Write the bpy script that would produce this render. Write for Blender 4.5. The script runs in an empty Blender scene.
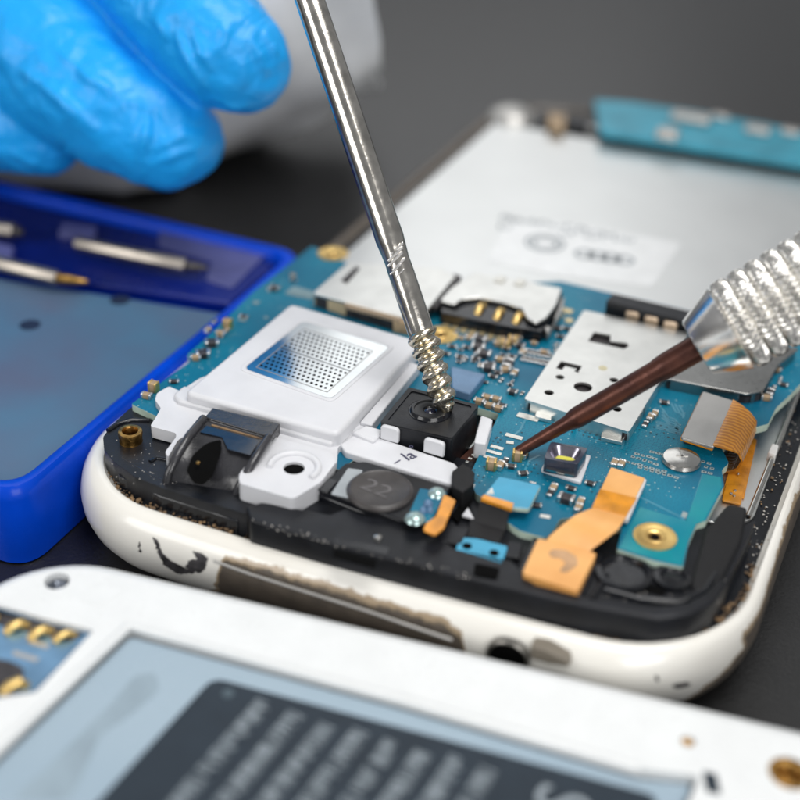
import bpy, bmesh, math, random
from mathutils import Vector, Matrix, noise
random.seed(7)
sc = bpy.context.scene
sc.unit_settings.scale_length = 0.01          # 1 unit = 1 cm: a close-up of a few small things
COL = sc.collection
Z0 = 0.9                                       # height of the rim of the opened phone over the table

# ------------------------------------------------------------------ camera
yaw, pitch, roll, FPX = -0.3986, 0.5696, 0.0408, 1303.09
CP = Vector((7.29197, -8.46299, 7.85270 + Z0))
_fw = Vector((math.sin(yaw)*math.cos(pitch), math.cos(yaw)*math.cos(pitch), -math.sin(pitch)))
_r0 = Vector((math.cos(yaw), -math.sin(yaw), 0)); _u0 = _r0.cross(_fw)
_r = _r0*math.cos(roll) + _u0*math.sin(roll); _u = _r.cross(_fw)
cd = bpy.data.cameras.new('camera'); cam = bpy.data.objects.new('camera', cd); COL.objects.link(cam)
M = Matrix((_r, _u, -_fw)).transposed().to_4x4(); M.translation = CP; cam.matrix_world = M
cd.sensor_width = 36; cd.lens = 36*FPX/800; cd.clip_start = 0.1; cd.clip_end = 2000
cd.dof.use_dof = True; cd.dof.focus_distance = 13.4; cd.dof.aperture_fstop = cd.lens*1e-3/0.42
cd.dof.aperture_blades = 0
sc.camera = cam

def P(px, py, z):
    'point of the place, z cm above the phone rim, seen at a pixel of the 800 px photograph'
    d = _fw + _r*((px-400)/FPX) - _u*((py-400)/FPX)
    return CP + d*((z+Z0-CP.z)/d.z)
def D(px, py, dep):
    return CP + (_fw + _r*((px-400)/FPX) - _u*((py-400)/FPX))*dep

# ------------------------------------------------------------------ materials
def _nt(name):
    m = bpy.data.materials.new(name); m.use_nodes = True
    nt = m.node_tree; b = nt.nodes['Principled BSDF']; return m, nt, b
def mat(name, col, rough=.5, metal=0, var=.06, vs=3.0, bump=0, bs=40, rvar=.1, coat=0, spec=.5, col2=None, trans=0, sss=0, obj=True):
    m, nt, b = _nt(name); N = nt.nodes.new; L = nt.links.new
    b.inputs['Metallic'].default_value = metal
    b.inputs['Specular IOR Level'].default_value = spec
    b.inputs['Coat Weight'].default_value = coat; b.inputs['Coat Roughness'].default_value = .08
    b.inputs['Transmission Weight'].default_value = trans
    if sss: b.inputs['Subsurface Weight'].default_value = sss; b.inputs['Subsurface Radius'].default_value = (.1,.1,.1)
    tc = N('ShaderNodeTexCoord'); nz = N('ShaderNodeTexNoise'); nz.inputs['Scale'].default_value = vs; nz.inputs['Detail'].default_value = 5
    L(tc.outputs['Object'], nz.inputs['Vector'])
    mx = N('ShaderNodeMix'); mx.data_type = 'RGBA'
    c2 = col2 or tuple(max(0, c*(1-3*var)) for c in col); c1 = col if col2 else tuple(min(1, c*(1+2*var)) for c in col)
    mx.inputs['A'].default_value = (*c1, 1); mx.inputs['B'].default_value = (*c2, 1)
    rp = N('ShaderNodeMapRange'); rp.inputs['From Min'].default_value = .3; rp.inputs['From Max'].default_value = .7
    L(nz.outputs['Fac'], rp.inputs['Value']); L(rp.outputs['Result'], mx.inputs['Factor']); L(mx.outputs['Result'], b.inputs['Base Color'])
    r2 = N('ShaderNodeMapRange'); r2.inputs['To Min'].default_value = max(.02, rough-rvar); r2.inputs['To Max'].default_value = rough+rvar
    n2 = N('ShaderNodeTexNoise'); n2.inputs['Scale'].default_value = vs*3.7; n2.inputs['Detail'].default_value = 6; L(tc.outputs['Object'], n2.inputs['Vector'])
    L(n2.outputs['Fac'], r2.inputs['Value']); L(r2.outputs['Result'], b.inputs['Roughness'])
    if bump:
        n3 = N('ShaderNodeTexNoise'); n3.inputs['Scale'].default_value = bs; n3.inputs['Detail'].default_value = 4; L(tc.outputs['Object'], n3.inputs['Vector'])
        bp = N('ShaderNodeBump'); bp.inputs['Strength'].default_value = bump; bp.inputs['Distance'].default_value = .02
        L(n3.outputs['Fac'], bp.inputs['Height']); L(bp.outputs['Normal'], b.inputs['Normal'])
    return m
WHITE = mat('white_plastic', (.80,.79,.77), .28, var=.01, coat=.3, bump=.03, bs=60, sss=.15)
WHITE2 = mat('white_matt_plastic', (.66,.665,.69), .42, var=.015, bump=.06, bs=90, sss=.15)
WHITE3 = mat('white_housing_plastic', (.73,.745,.745), .30, var=.012, bump=.03, bs=50, sss=.1)
BLACK = mat('black_plastic', (.010,.011,.014), .34, spec=.3, var=.15, bump=.12, bs=60, rvar=.12)
BLACKG = mat('black_gloss', (.008,.009,.012), .16, var=.15, bump=.1, bs=25, rvar=.1)
SMOKE = mat('smoky_black_plastic', (.028,.028,.032), .25, var=.2, bump=.15, bs=30, rvar=.12, coat=.3)
DARK = mat('dark_hollow', (.003,.003,.003), .8, spec=.05)
RUBBER = mat('black_rubber', (.010,.010,.011), .55, spec=.3, bump=.1)
STEEL = mat('tinned_steel', (.80,.80,.77), .36, 1, var=.03, bump=.04, bs=18, rvar=.06)
STEEL2 = mat('bright_steel', (.62,.61,.58), .2, 1, var=.04, bump=.05, bs=25)
SHEET = mat('silver_backing', (.84,.85,.84), .40, 1, var=.012, vs=.8, bump=.02, bs=8, rvar=.03)
GREYM = mat('grey_metal', (.52,.51,.49), .42, .85, var=.03, bump=.04, bs=80)
GOLD = mat('gold', (.90,.62,.24), .42, 1, var=.08, bump=.1, bs=40)
BRASS = mat('aged_brass', (.42,.24,.07), .32, 1, var=.25, vs=9, bump=.3, bs=40)
TIN = mat('solder_tin', (.72,.72,.71), .25, 1, var=.08, vs=20, bump=.3, bs=60)
PADW = mat('pale_pad', (.72,.71,.66), .4, .5, var=.06, vs=8)
CERAM = mat('tan_ceramic', (.38,.27,.16), .5, var=.15, vs=9)
CERDK = mat('dark_ceramic', (.035,.03,.032), .4, var=.2, vs=9)
CHIPB = mat('blue_grey_chip', (.10,.19,.32), .30, var=.06, bump=.05)
KAPTON = mat('orange_polyimide', (.68,.27,.02), .25, var=.12, vs=5, bump=.06, bs=20, coat=.2)
PEACH = mat('peach_flex', (.82,.43,.14), .34, vs=2.2, bump=.08, bs=22, col2=(.68,.32,.09), coat=.15)
COPPER = mat('brown_copper', (.13,.050,.034), .33, .7, var=.2, vs=4, bump=.2, bs=14, rvar=.12, col2=(.055,.022,.018))
CHROME = mat('chrome', (.86,.84,.81), .22, 1, var=.03, bump=.02, bs=12, rvar=.05)
CHROMEK = mat('knurled_nickel', (.76,.74,.70), .24, 1, var=.08, vs=14, bump=.03, bs=40)
CASEB = mat('blue_case_plastic', (.0005,.062,.62), .26, var=.12, vs=.6, bump=.05, bs=20, coat=0, spec=.2)
RACK = mat('shaded_rack_plastic', (.001,.012,.17), .3, var=.12, vs=.6, spec=.4)  # case blue made darker: the shade on the low rack is in the colour
CASEIN = mat('grey_blue_insert', (.07,.17,.27), .35, vs=.55, spec=.35, col2=(.095,.12,.19), bump=.03, bs=6)
CASELIP = mat('lilac_blue_foam', (.10,.11,.30), .45, var=.1, vs=1)
SLEEVE = mat('white_coat_cloth', (.80,.81,.82), .8, var=.05, vs=.8, bump=.3, bs=30)
BATT = mat('pale_blue_battery_wrap', (.32,.41,.48), .28, var=.05, vs=.7, bump=.03, bs=5, rvar=.1, col2=(.28,.37,.445))
LABEL = mat('slate_label', (.018,.028,.040), .38, spec=.3, var=.05, bump=.03, bs=30)
PRINT = mat('pale_grey_print', (.25,.29,.32), .5, var=.02)
PRINTG = mat('grey_ink', (.30,.33,.35), .5, .3, var=.05)
PRINTD = mat('dark_ink', (.06,.06,.11), .6)
PAPER = mat('white_sticker', (.80,.81,.81), .35, .5, var=.02)
SIMB = mat('blue_tinted_steel', (.16,.30,.46), .32, .7, var=.12, vs=2)
DIRT = mat('brown_grit', (.34,.21,.10), .75, var=.3, vs=6, col2=(.07,.045,.03))
WORN = mat('worn_brown_plastic', (.075,.062,.052), .5, var=.25, vs=3, bump=.3, bs=20)
YEL = mat('yellow_phosphor', (.70,.66,.08), .5)
GREYDISC = mat('grey_brown_disc', (.050,.045,.044), .38, var=.1, vs=6, bump=.06)
GREYTXT = mat('grey_stamp', (.115,.108,.11), .5)
LENS = mat('lens_glass', (.01,.012,.03), .04, coat=1)
EDGEW = mat('pale_board_edge', (.50,.62,.52), .45, var=.06, vs=6)
BLUEL = mat('blue_coated_pad', (.02,.29,.47), .22, var=.05, bump=.04, coat=.3)

def pcb_mat():
    m, nt, b = _nt('teal_solder_mask'); N = nt.nodes.new; L = nt.links.new
    tc = N('ShaderNodeTexCoord')
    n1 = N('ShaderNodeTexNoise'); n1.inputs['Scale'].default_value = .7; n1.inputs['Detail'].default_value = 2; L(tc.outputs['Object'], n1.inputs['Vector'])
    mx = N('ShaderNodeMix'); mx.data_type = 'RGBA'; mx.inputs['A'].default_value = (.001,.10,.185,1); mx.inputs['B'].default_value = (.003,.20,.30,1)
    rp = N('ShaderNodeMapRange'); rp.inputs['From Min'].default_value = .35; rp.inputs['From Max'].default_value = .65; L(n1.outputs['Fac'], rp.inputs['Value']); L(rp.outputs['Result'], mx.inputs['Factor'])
    # copper pour and traces under the mask
    bk = N('ShaderNodeTexBrick'); bk.inputs['Scale'].default_value = 8.5; bk.inputs['Mortar Size'].default_value = .02; bk.offset = .37; bk.squash = .6; bk.squash_frequency = 3
    n2 = N('ShaderNodeTexNoise'); n2.inputs['Scale'].default_value = 2.2; n2.inputs['Detail'].default_value = 1; L(tc.outputs['Object'], n2.inputs['Vector'])
    md = N('ShaderNodeMix'); md.data_type = 'VECTOR'; md.inputs['Factor'].default_value = .12; L(tc.outputs['Object'], md.inputs['A']); L(n2.outputs['Color'], md.inputs['B']); L(md.outputs['Result'], bk.inputs['Vector'])
    vo = N('ShaderNodeTexVoronoi'); vo.inputs['Scale'].default_value = 15; L(tc.outputs['Object'], vo.inputs['Vector'])
    dot = N('ShaderNodeMath'); dot.operation = 'LESS_THAN'; dot.inputs[1].default_value = .13; L(vo.outputs['Distance'], dot.inputs[0])
    mk = N('ShaderNodeMath'); mk.operation = 'GREATER_THAN'; mk.inputs[1].default_value = .50; L(n1.outputs['Fac'], mk.inputs[0])
    dm = N('ShaderNodeMath'); dm.operation = 'MULTIPLY'; L(dot.outputs[0], dm.inputs[0]); L(mk.outputs[0], dm.inputs[1])
    m2 = N('ShaderNodeMix'); m2.data_type = 'RGBA'; L(mx.outputs['Result'], m2.inputs['A']); m2.inputs['B'].default_value = (.002,.10,.19,1)
    sc1 = N('ShaderNodeMath'); sc1.operation = 'MULTIPLY'; sc1.inputs[1].default_value = .85; L(bk.outputs['Fac'], sc1.inputs[0]); L(sc1.outputs[0], m2.inputs['Factor'])
    m3 = N('ShaderNodeMix'); m3.data_type = 'RGBA'; L(m2.outputs['Result'], m3.inputs['A']); m3.inputs['B'].default_value = (.30,.42,.42,1); L(dm.outputs[0], m3.inputs['Factor'])
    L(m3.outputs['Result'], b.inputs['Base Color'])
    b.inputs['Roughness'].default_value = .34; b.inputs['Specular IOR Level'].default_value = .32
    bp = N('ShaderNodeBump'); bp.inputs['Strength'].default_value = .25; bp.inputs['Distance'].default_value = .01; L(sc1.outputs[0], bp.inputs['Height']); L(bp.outputs['Normal'], b.inputs['Normal'])
    return m
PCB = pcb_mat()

def rim_mat():
    'white paint chipped to dark brown low on the sides; the uv map holds arc length and height along the rim'
    m, nt, b = _nt('white_chipped_paint'); N = nt.nodes.new; L = nt.links.new
    at = N('ShaderNodeAttribute'); at.attribute_name = 'wear'
    tc = N('ShaderNodeTexCoord'); nz = N('ShaderNodeTexNoise'); nz.inputs['Scale'].default_value = 6.5; nz.inputs['Detail'].default_value = 7; nz.inputs['Roughness'].default_value = .7; L(tc.outputs['Object'], nz.inputs['Vector'])
    ad = N('ShaderNodeMath'); ad.operation = 'MULTIPLY_ADD'; ad.inputs[1].default_value = .36; L(nz.outputs['Fac'], ad.inputs[0]); L(at.outputs['Fac'], ad.inputs[2])
    ed = N('ShaderNodeMapRange'); ed.inputs['From Min'].default_value = .74; ed.inputs['From Max'].default_value = .82; L(ad.outputs[0], ed.inputs['Value'])
    e2 = N('ShaderNodeMapRange'); e2.inputs['From Min'].default_value = .60; e2.inputs['From Max'].default_value = .66; L(ad.outputs[0], e2.inputs['Value'])
    n2 = N('ShaderNodeTexNoise'); n2.inputs['Scale'].default_value = 1.3; n2.inputs['Detail'].default_value = 4; L(tc.outputs['Object'], n2.inputs['Vector'])
    wm = N('ShaderNodeMix'); wm.data_type = 'RGBA'; wm.inputs['A'].default_value = (.82,.81,.77,1); wm.inputs['B'].default_value = (.74,.71,.64,1); L(n2.outputs['Fac'], wm.inputs['Factor'])
    a = N('ShaderNodeMix'); a.data_type = 'RGBA'; L(wm.outputs['Result'], a.inputs['A']); a.inputs['B'].default_value = (.34,.26,.17,1); L(e2.outputs['Result'], a.inputs['Factor'])
    n3 = N('ShaderNodeTexNoise'); n3.inputs['Scale'].default_value = 7; L(tc.outputs['Object'], n3.inputs['Vector'])
    dk = N('ShaderNodeMix'); dk.data_type = 'RGBA'; dk.inputs['A'].default_value = (.05,.042,.036,1); dk.inputs['B'].default_value = (.13,.105,.08,1); L(n3.outputs['Fac'], dk.inputs['Factor'])
    c = N('ShaderNodeMix'); c.data_type = 'RGBA'; L(a.outputs['Result'], c.inputs['A']); L(dk.outputs['Result'], c.inputs['B']); L(ed.outputs['Result'], c.inputs['Factor'])
    L(c.outputs['Result'], b.inputs['Base Color'])
    rr = N('ShaderNodeMix'); rr.inputs['A'].default_value = .22; rr.inputs['B'].default_value = .5; L(ed.outputs['Result'], rr.inputs['Factor']); L(rr.outputs['Result'], b.inputs['Roughness'])
    b.inputs['Coat Weight'].default_value = .3; b.inputs['Subsurface Weight'].default_value = .1; b.inputs['Subsurface Radius'].default_value = (.08,.08,.08)
    bp = N('ShaderNodeBump'); bp.inputs['Strength'].default_value = .35; bp.inputs['Distance'].default_value = .02; bp.invert = True
    L(ed.outputs['Result'], bp.inputs['Height']); L(bp.outputs['Normal'], b.inputs['Normal'])
    return m
RIM = rim_mat()

def glove_mat():
    m, nt, b = _nt('blue_nitrile'); N = nt.nodes.new; L = nt.links.new
    tc = N('ShaderNodeTexCoord')
    b.inputs['Base Color'].default_value = (.008,.37,.88,1); b.inputs['Roughness'].default_value = .40; b.inputs['Subsurface Weight'].default_value = .15
    b.inputs['Subsurface Radius'].default_value = (.02,.1,.2); b.inputs['Specular IOR Level'].default_value = .45
    def ridged(scale, rot, st, dist):
        mp = N('ShaderNodeMapping'); mp.inputs['Rotation'].default_value = rot; mp.inputs['Scale'].default_value = st; L(tc.outputs['Object'], mp.inputs['Vector'])
        n = N('ShaderNodeTexNoise'); n.inputs['Scale'].default_value = scale; n.inputs['Detail'].default_value = 2; n.inputs['Distortion'].default_value = dist; L(mp.outputs['Vector'], n.inputs['Vector'])
        a = N('ShaderNodeMath'); a.operation = 'SUBTRACT'; a.inputs[1].default_value = .5; L(n.outputs['Fac'], a.inputs[0])
        a2 = N('ShaderNodeMath'); a2.operation = 'ABSOLUTE'; L(a.outputs[0], a2.inputs[0])
        c = N('ShaderNodeMapRange'); c.interpolation_type = 'SMOOTHSTEP'; c.inputs['From Max'].default_value = .07; L(a2.outputs[0], c.inputs['Value']); return c
    big = ridged(.55, (.3,.5,.9), (1,.45,1), .4)
    fine = ridged(1.6, (.2,.6,-.7), (1.2,.5,1.2), .6)
    mk = N('ShaderNodeTexNoise'); mk.inputs['Scale'].default_value = .7; L(tc.outputs['Object'], mk.inputs['Vector'])
    mr = N('ShaderNodeMapRange'); mr.inputs['From Min'].default_value = .45; mr.inputs['From Max'].default_value = .62; L(mk.outputs['Fac'], mr.inputs['Value'])
    fm = N('ShaderNodeMath'); fm.operation = 'MULTIPLY'; L(fine.outputs['Result'], fm.inputs[0]); L(mr.outputs['Result'], fm.inputs[1])
    f = N('ShaderNodeTexNoise'); f.inputs['Scale'].default_value = 16; f.inputs['Detail'].default_value = 4; L(tc.outputs['Object'], f.inputs['Vector'])
    prev = None
    for src, st, ds in ((big.outputs['Result'], .32, .08), (fm.outputs[0], .22, .04), (f.outputs['Fac'], .16, .03)):
        bp = N('ShaderNodeBump'); bp.inputs['Strength'].default_value = st; bp.inputs['Distance'].default_value = ds; L(src, bp.inputs['Height'])
        if prev: L(prev.outputs['Normal'], bp.inputs['Normal'])
        prev = bp
    L(prev.outputs['Normal'], b.inputs['Normal'])
    return m
GLOVE = glove_mat()
TABLE = mat('black_leatherette', (.007,.007,.0072), .36, var=.1, vs=2, bump=.25, bs=24, rvar=.05, spec=.8)

# ------------------------------------------------------------------ object helpers
WL = {}
def wl(o): return WL[o.name] if o else Vector((0,0,0))
def empty(name, loc, label, cat, group=None):
    o = bpy.data.objects.new(name, None); COL.objects.link(o); o.location = loc; WL[o.name] = Vector(loc)
    o.empty_display_size = .2; tag(o, label, cat, group); return o
def tag(o, label=None, cat=None, group=None, kind=None):
    if label: o['label'] = label
    if cat: o['category'] = cat
    if group: o['group'] = group
    if kind: o['kind'] = kind
    return o
def link(name, bm, mats, parent=None, smooth=True, label=None, bev=0, seg=2, ang=40):
    me = bpy.data.meshes.new(name)
    xs = [v.co for v in bm.verts]
    lo = Vector((min(v.x for v in xs), min(v.y for v in xs), min(v.z for v in xs))); hi = Vector((max(v.x for v in xs), max(v.y for v in xs), max(v.z for v in xs)))
    c = Vector(((lo.x+hi.x)/2, (lo.y+hi.y)/2, lo.z))
    bmesh.ops.translate(bm, verts=bm.verts, vec=-c)
    bmesh.ops.recalc_face_normals(bm, faces=bm.faces)
    for f in bm.faces: f.smooth = smooth
    bm.to_mesh(me); bm.free()
    for m in (mats if isinstance(mats, (list, tuple)) else [mats]): me.materials.append(m)
    o = bpy.data.objects.new(name, me); COL.objects.link(o); o.parent = parent
    o.location = c - wl(parent); WL[o.name] = c
    if bev:
        b = o.modifiers.new('bevel', 'BEVEL'); b.width = bev; b.segments = seg; b.limit_method = 'ANGLE'; b.angle_limit = math.radians(ang); b.harden_normals = False
    if smooth:
        me.set_sharp_from_angle(angle=math.radians(38))
    if label: o['label'] = label
    return o
def rounded(pts, r, n=5):
    'round the corners of a closed loop of 3-D points'
    if not isinstance(r, (list, tuple)) and r <= 0: return pts
    out = []; k = len(pts)
    for i in range(k):
        p, a, b = pts[i], pts[i-1], pts[(i+1) % k]
        ri = r[i] if isinstance(r, (list, tuple)) else r
        d1 = a-p; d2 = b-p; l = min(ri, d1.length*.45, d2.length*.45)
        if l < 1e-4: out.append(p); continue
        s = p+d1.normalized()*l; e = p+d2.normalized()*l
        for j in range(n+1):
            t = j/n; out.append(s*(1-t)**2 + p*2*t*(1-t) + e*t*t)
    return out
def circ(c, r, n=20, ry=None, a0=0):
    return [c+Vector((r*math.cos(a0+2*math.pi*i/n), (ry or r)*math.sin(a0+2*math.pi*i/n), 0)) for i in range(n)]
def add_slab(bm, loop, th, holes=(), mi=0, mside=None):
    'flat plate: loop and holes at the top height, extruded down by th'
    es = []
    for lp in (loop, *holes):
        vs = [bm.verts.new(p) for p in lp]
        es += [bm.edges.new((vs[i], vs[(i+1) % len(vs)])) for i in range(len(vs))]
    if holes:
        fs = [g for g in bmesh.ops.triangle_fill(bm, edges=es, use_beauty=True, use_dissolve=False)['geom'] if isinstance(g, bmesh.types.BMFace)]
    else:
        seq = [e.verts[0] for e in es]
        fs = [bm.faces.new([v for v in vs])]
    for f in fs: f.material_index = mi
    r = bmesh.ops.extrude_face_region(bm, geom=fs)
    nv = [g for g in r['geom'] if isinstance(g, bmesh.types.BMVert)]
    bmesh.ops.translate(bm, verts=nv, vec=(0,0,-th))
    top = set(fs); bot = set(g for g in r['geom'] if isinstance(g, bmesh.types.BMFace))
    if mside is not None:
        vset = set(v for f in top for v in f.verts) | set(nv)
        for v in vset:
            for f in v.link_faces:
                if f not in top and f not in bot: f.material_index = mside
    return fs
def slab(name, pts, z, th, m, parent=None, r=0, holes=(), bev=.012, seg=2, label=None, mside=None):
    bm = bmesh.new()
    loop = rounded([P(x, y, z) for x, y in pts], r)
    add_slab(bm, loop, th, holes, 0, mside)
    return link(name, bm, m, parent, label=label, bev=bev, seg=seg)
def wslab(name, pts, th, m, parent=None, r=0, holes=(), bev=.012, label=None, mside=None):
    bm = bmesh.new(); add_slab(bm, rounded([Vector(p) for p in pts], r), th, holes, 0, mside)
    return link(name, bm, m, parent, label=label, bev=bev)
def tube_pts(bm, pts, rad, n=16, cap=True, mi=0):
    rings = []; k = len(pts); up = None
    for i, p in enumerate(pts):
        t = (pts[min(i+1, k-1)]-pts[max(i-1, 0)]).normalized()
        if up is None: up = Vector((0,0,1)) if abs(t.z) < .9 else Vector((1,0,0))
        x = t.cross(up).normalized(); y = x.cross(t).normalized(); up = y
        r = rad[i] if isinstance(rad, (list, tuple)) else rad
        rings.append([bm.verts.new(p + x*r*math.cos(2*math.pi*j/n) + y*r*math.sin(2*math.pi*j/n)) for j in range(n)])
    for a, b in zip(rings, rings[1:]):
        for j in range(n):
            f = bm.faces.new((a[j], a[(j+1) % n], b[(j+1) % n], b[j])); f.material_index = mi
    if cap:
        bm.faces.new(rings[0]).material_index = mi; bm.faces.new(rings[-1][::-1]).material_index = mi
    return rings
def tube(name, pts, rad, m, parent=None, n=16, label=None, bev=0):
    bm = bmesh.new(); tube_pts(bm, pts, rad, n); return link(name, bm, m, parent, label=label, bev=bev)
def lathe(name, c, prof, m, parent=None, n=28, axis=Vector((0,0,1)), label=None, mis=None):
    'profile of (radius, height) pairs turned about an axis through c'
    bm = bmesh.new(); ax = axis.normalized(); x = ax.orthogonal().normalized(); y = ax.cross(x)
    rings = []
    for r, h in prof:
        rings.append([bm.verts.new(c + ax*h + (x*math.cos(2*math.pi*j/n)+y*math.sin(2*math.pi*j/n))*max(r, 1e-4)) for j in range(n)])
    for i, (a, b) in enumerate(zip(rings, rings[1:])):
        for j in range(n):
            f = bm.faces.new((a[j], a[(j+1) % n], b[(j+1) % n], b[j]))
            if mis: f.material_index = mis[i]
    if prof[0][0] > 1e-3: bm.faces.new(rings[0])
    if prof[-1][0] > 1e-3: bm.faces.new(rings[-1])
    return link(name, bm, m, parent, label=label)
def add_box(bm, c, sx, sy, sz, rot=0, mi=0):
    'box standing on c'
    R = Matrix.Rotation(rot, 3, 'Z'); vs = []
    for z in (0, sz):
        for a, b in ((-1,-1),(1,-1),(1,1),(-1,1)):
            vs.append(bm.verts.new(c + R @ Vector((a*sx/2, b*sy/2, 0)) + Vector((0,0,z))))
    for q in ((3,2,1,0),(4,5,6,7),(0,1,5,4),(1,2,6,5),(2,3,7,6),(3,0,4,7)):
        f = bm.faces.new([vs[i] for i in q]); f.material_index = mi
def text_mesh(body, size, ext=.003):
    cu = bpy.data.curves.new('lettering', 'FONT'); cu.body = body; cu.size = size; cu.extrude = ext; cu.align_x = 'CENTER'; cu.align_y = 'CENTER'
    o = bpy.data.objects.new('lettering', cu); COL.objects.link(o)
    dg = bpy.context.evaluated_depsgraph_get(); me = bpy.data.meshes.new_from_object(o.evaluated_get(dg))
    bpy.data.objects.remove(o); bm = bmesh.new(); bm.from_mesh(me); return bm
def lettering(name, body, size, c, ang, m, parent, shear=0, sx=1):
    bm = text_mesh(body, size); Rm = Matrix.Rotation(ang, 3, 'Z')
    for v in bm.verts: v.co = c + Rm @ Vector(((v.co.x+shear*v.co.y)*sx, v.co.y, v.co.z))
    return link(name, bm, m, parent, smooth=False)

# ------------------------------------------------------------------ table
bm = bmesh.new(); S = 240
vs = [bm.verts.new(v) for v in ((-S,-S,0),(S,-S,0),(S,S,0),(-S,S,0))]; bm.faces.new(vs)
tb = link('table', bm, TABLE, smooth=False); tag(tb, kind='structure')

# ================================================================== OPENED PHONE
phone = empty('disassembled_phone', (3.4, 6.3, 0), 'opened white phone with scratched rim, teal circuit board and silver backing bared', 'phone')
NL, NR, FR, FL = Vector((.04,-.09,Z0)), Vector((6.76,.20,Z0)), Vector((6.98,12.95,Z0)), Vector((.25,12.75,Z0))
def rloop(off, z, n=14, rr=1.15):
    'rounded outline of the phone, grown by off'
    c = [NL, NR, FR, FL]; out = []
    cen = sum(c, Vector())/4
    pts = []
    for i, p in enumerate(c):
        d1 = (c[i-1]-p).normalized(); d2 = (c[(i+1) % 4]-p).normalized()
        pts.append(p - (d1+d2)*off)
    for i, p in enumerate(pts):
        d1 = (pts[i-1]-p).normalized(); d2 = (pts[(i+1) % 4]-p).normalized(); r = rr+off
        o = p + (d1+d2)*r
        for j in range(n+1):
            t = j/n*math.pi/2
            out.append(o - d2*r*math.cos(t) - d1*r*math.sin(t))
        nx = pts[(i+1) % 4]; e = out[-1]; d3 = (pts[(i+2) % 4]-nx).normalized()
        s2 = nx - d2*(rr+off) if False else nx + (p-nx).normalized()*(rr+off)
        for j in range(1, 24): out.append(e.lerp(s2, j/24))
    for q in out: q.z = Z0+z
    if off > 0:                                    # the long right side is slimmer
        for q in out:
            if q.x > 6: q.x -= off*.5*min(1, (q.x-6)/.7)
    # the short ends bow out slightly
    for q in out:
        u = (q.x-3.4)/3.4
        q.y += (-.10 if q.y < 6 else .10)*max(0, 1-u*u)
    return out
PROF = [(-.16,-.12),(-.05,-.05),(-.02,-.005),(.03,.0),(.08,-.015),(.15,-.07),(.21,-.18),(.24,-.32),(.23,-.46),(.18,-.6),(.10,-.72),(.0,-.82),(-.12,-.885),(-.3,-.895)]
loops = [rloop(o, z) for o, z in PROF]
nn = len(loops[0])
bm = bmesh.new(); wv = bm.verts.layers.float.new('wear')
rings = []
for (o, z), lp in zip(PROF, loops):
    ring = []
    for q in lp:
        v = bm.verts.new(q); w = 0.0
        # wear: how deep the chipping reaches, by place on the rim
        x, y = q.x, q.y
        def pick(t, tab):
            for (a, va), (b, vb) in zip(tab, tab[1:]):
                if a <= t <= b: return va+(vb-va)*(t-a)/(b-a)
            return tab[0][1] if t < tab[0][0] else tab[-1][1]
        if y < .9:                                    # near short end
            lim = pick(x, ((.9,-.9),(1.33,-.8),(1.90,-.8),(1.98,-.13),(2.5,-.09),(4.3,-.11),(4.5,-.16),(4.56,-.75),(6.3,-.8),(6.75,-.45),(7.0,-.16)))
        elif x > 5: lim = -.10-.05*math.sin(y*1.7)    # right long side
        else: lim = -.8
        if (y > 5.2 and x < 3) or y > 11: lim = .5        # far rim: bare dark metal
        w = max(-.6, min(.9, (lim - z)*2.6 + .50)) if o > -.04 or lim > .4 else -.6
        v[wv] = w; ring.append(v)
    rings.append(ring)
for a, b in zip(rings, rings[1:]):
    for j in range(nn): bm.faces.new((a[j], a[(j+1) % nn], b[(j+1) % nn], b[j]))
bm.faces.new(rings[-1])
frame = link('frame', bm, RIM, phone, label='white painted rim chipped down to brown')

# headphone jack and dark slot in the near end
def side_pt(px, py, y): 
    d = _fw + _r*((px-400)/FPX) - _u*((py-400)/FPX); return CP + d*((y-CP.y)/d.y)
jc = side_pt(508, 656, -.20)
lathe('headphone_jack', jc+Vector((0,.01,0)), [(.20,-.02),(.20,.03),(.185,.045),(.165,.04),(.16,.02),(.001,.018)], [mat('jack_collar', (.22,.21,.19), .35, .8), DARK], frame, axis=Vector((.1,-1,-.05)), mis=[0,0,0,1,1])
bm = bmesh.new()
a = [side_pt(x, y, -.2) for x, y in ((530,646),(545,650),(566,660),(569,667),(548,664),(531,659))]
f = bm.faces.new([bm.verts.new(p) for p in a]); r = bmesh.ops.extrude_face_region(bm, geom=[f]); bmesh.ops.translate(bm, verts=[g for g in r['geom'] if isinstance(g, bmesh.types.BMVert)], vec=(0,.15,0))
link('jack_bracket', bm, mat('bracket_tan', (.20,.175,.14), .45), frame, bev=.01)
# small slot at right corner
o_ = side_pt(683, 685, .12)
bm = bmesh.new(); add_box(bm, Vector((6.43,.115,Z0-.52)), .2, .10, .045, .55); link('lanyard_slot', bm, DARK, frame, bev=.012)
tube('ledge_line', [side_pt(x, y, -.345) for x, y in ((214,561),(250,574),(300,590),(367,611),(422,630),(452,640))], .014, GREYM, frame, 8)
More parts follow.
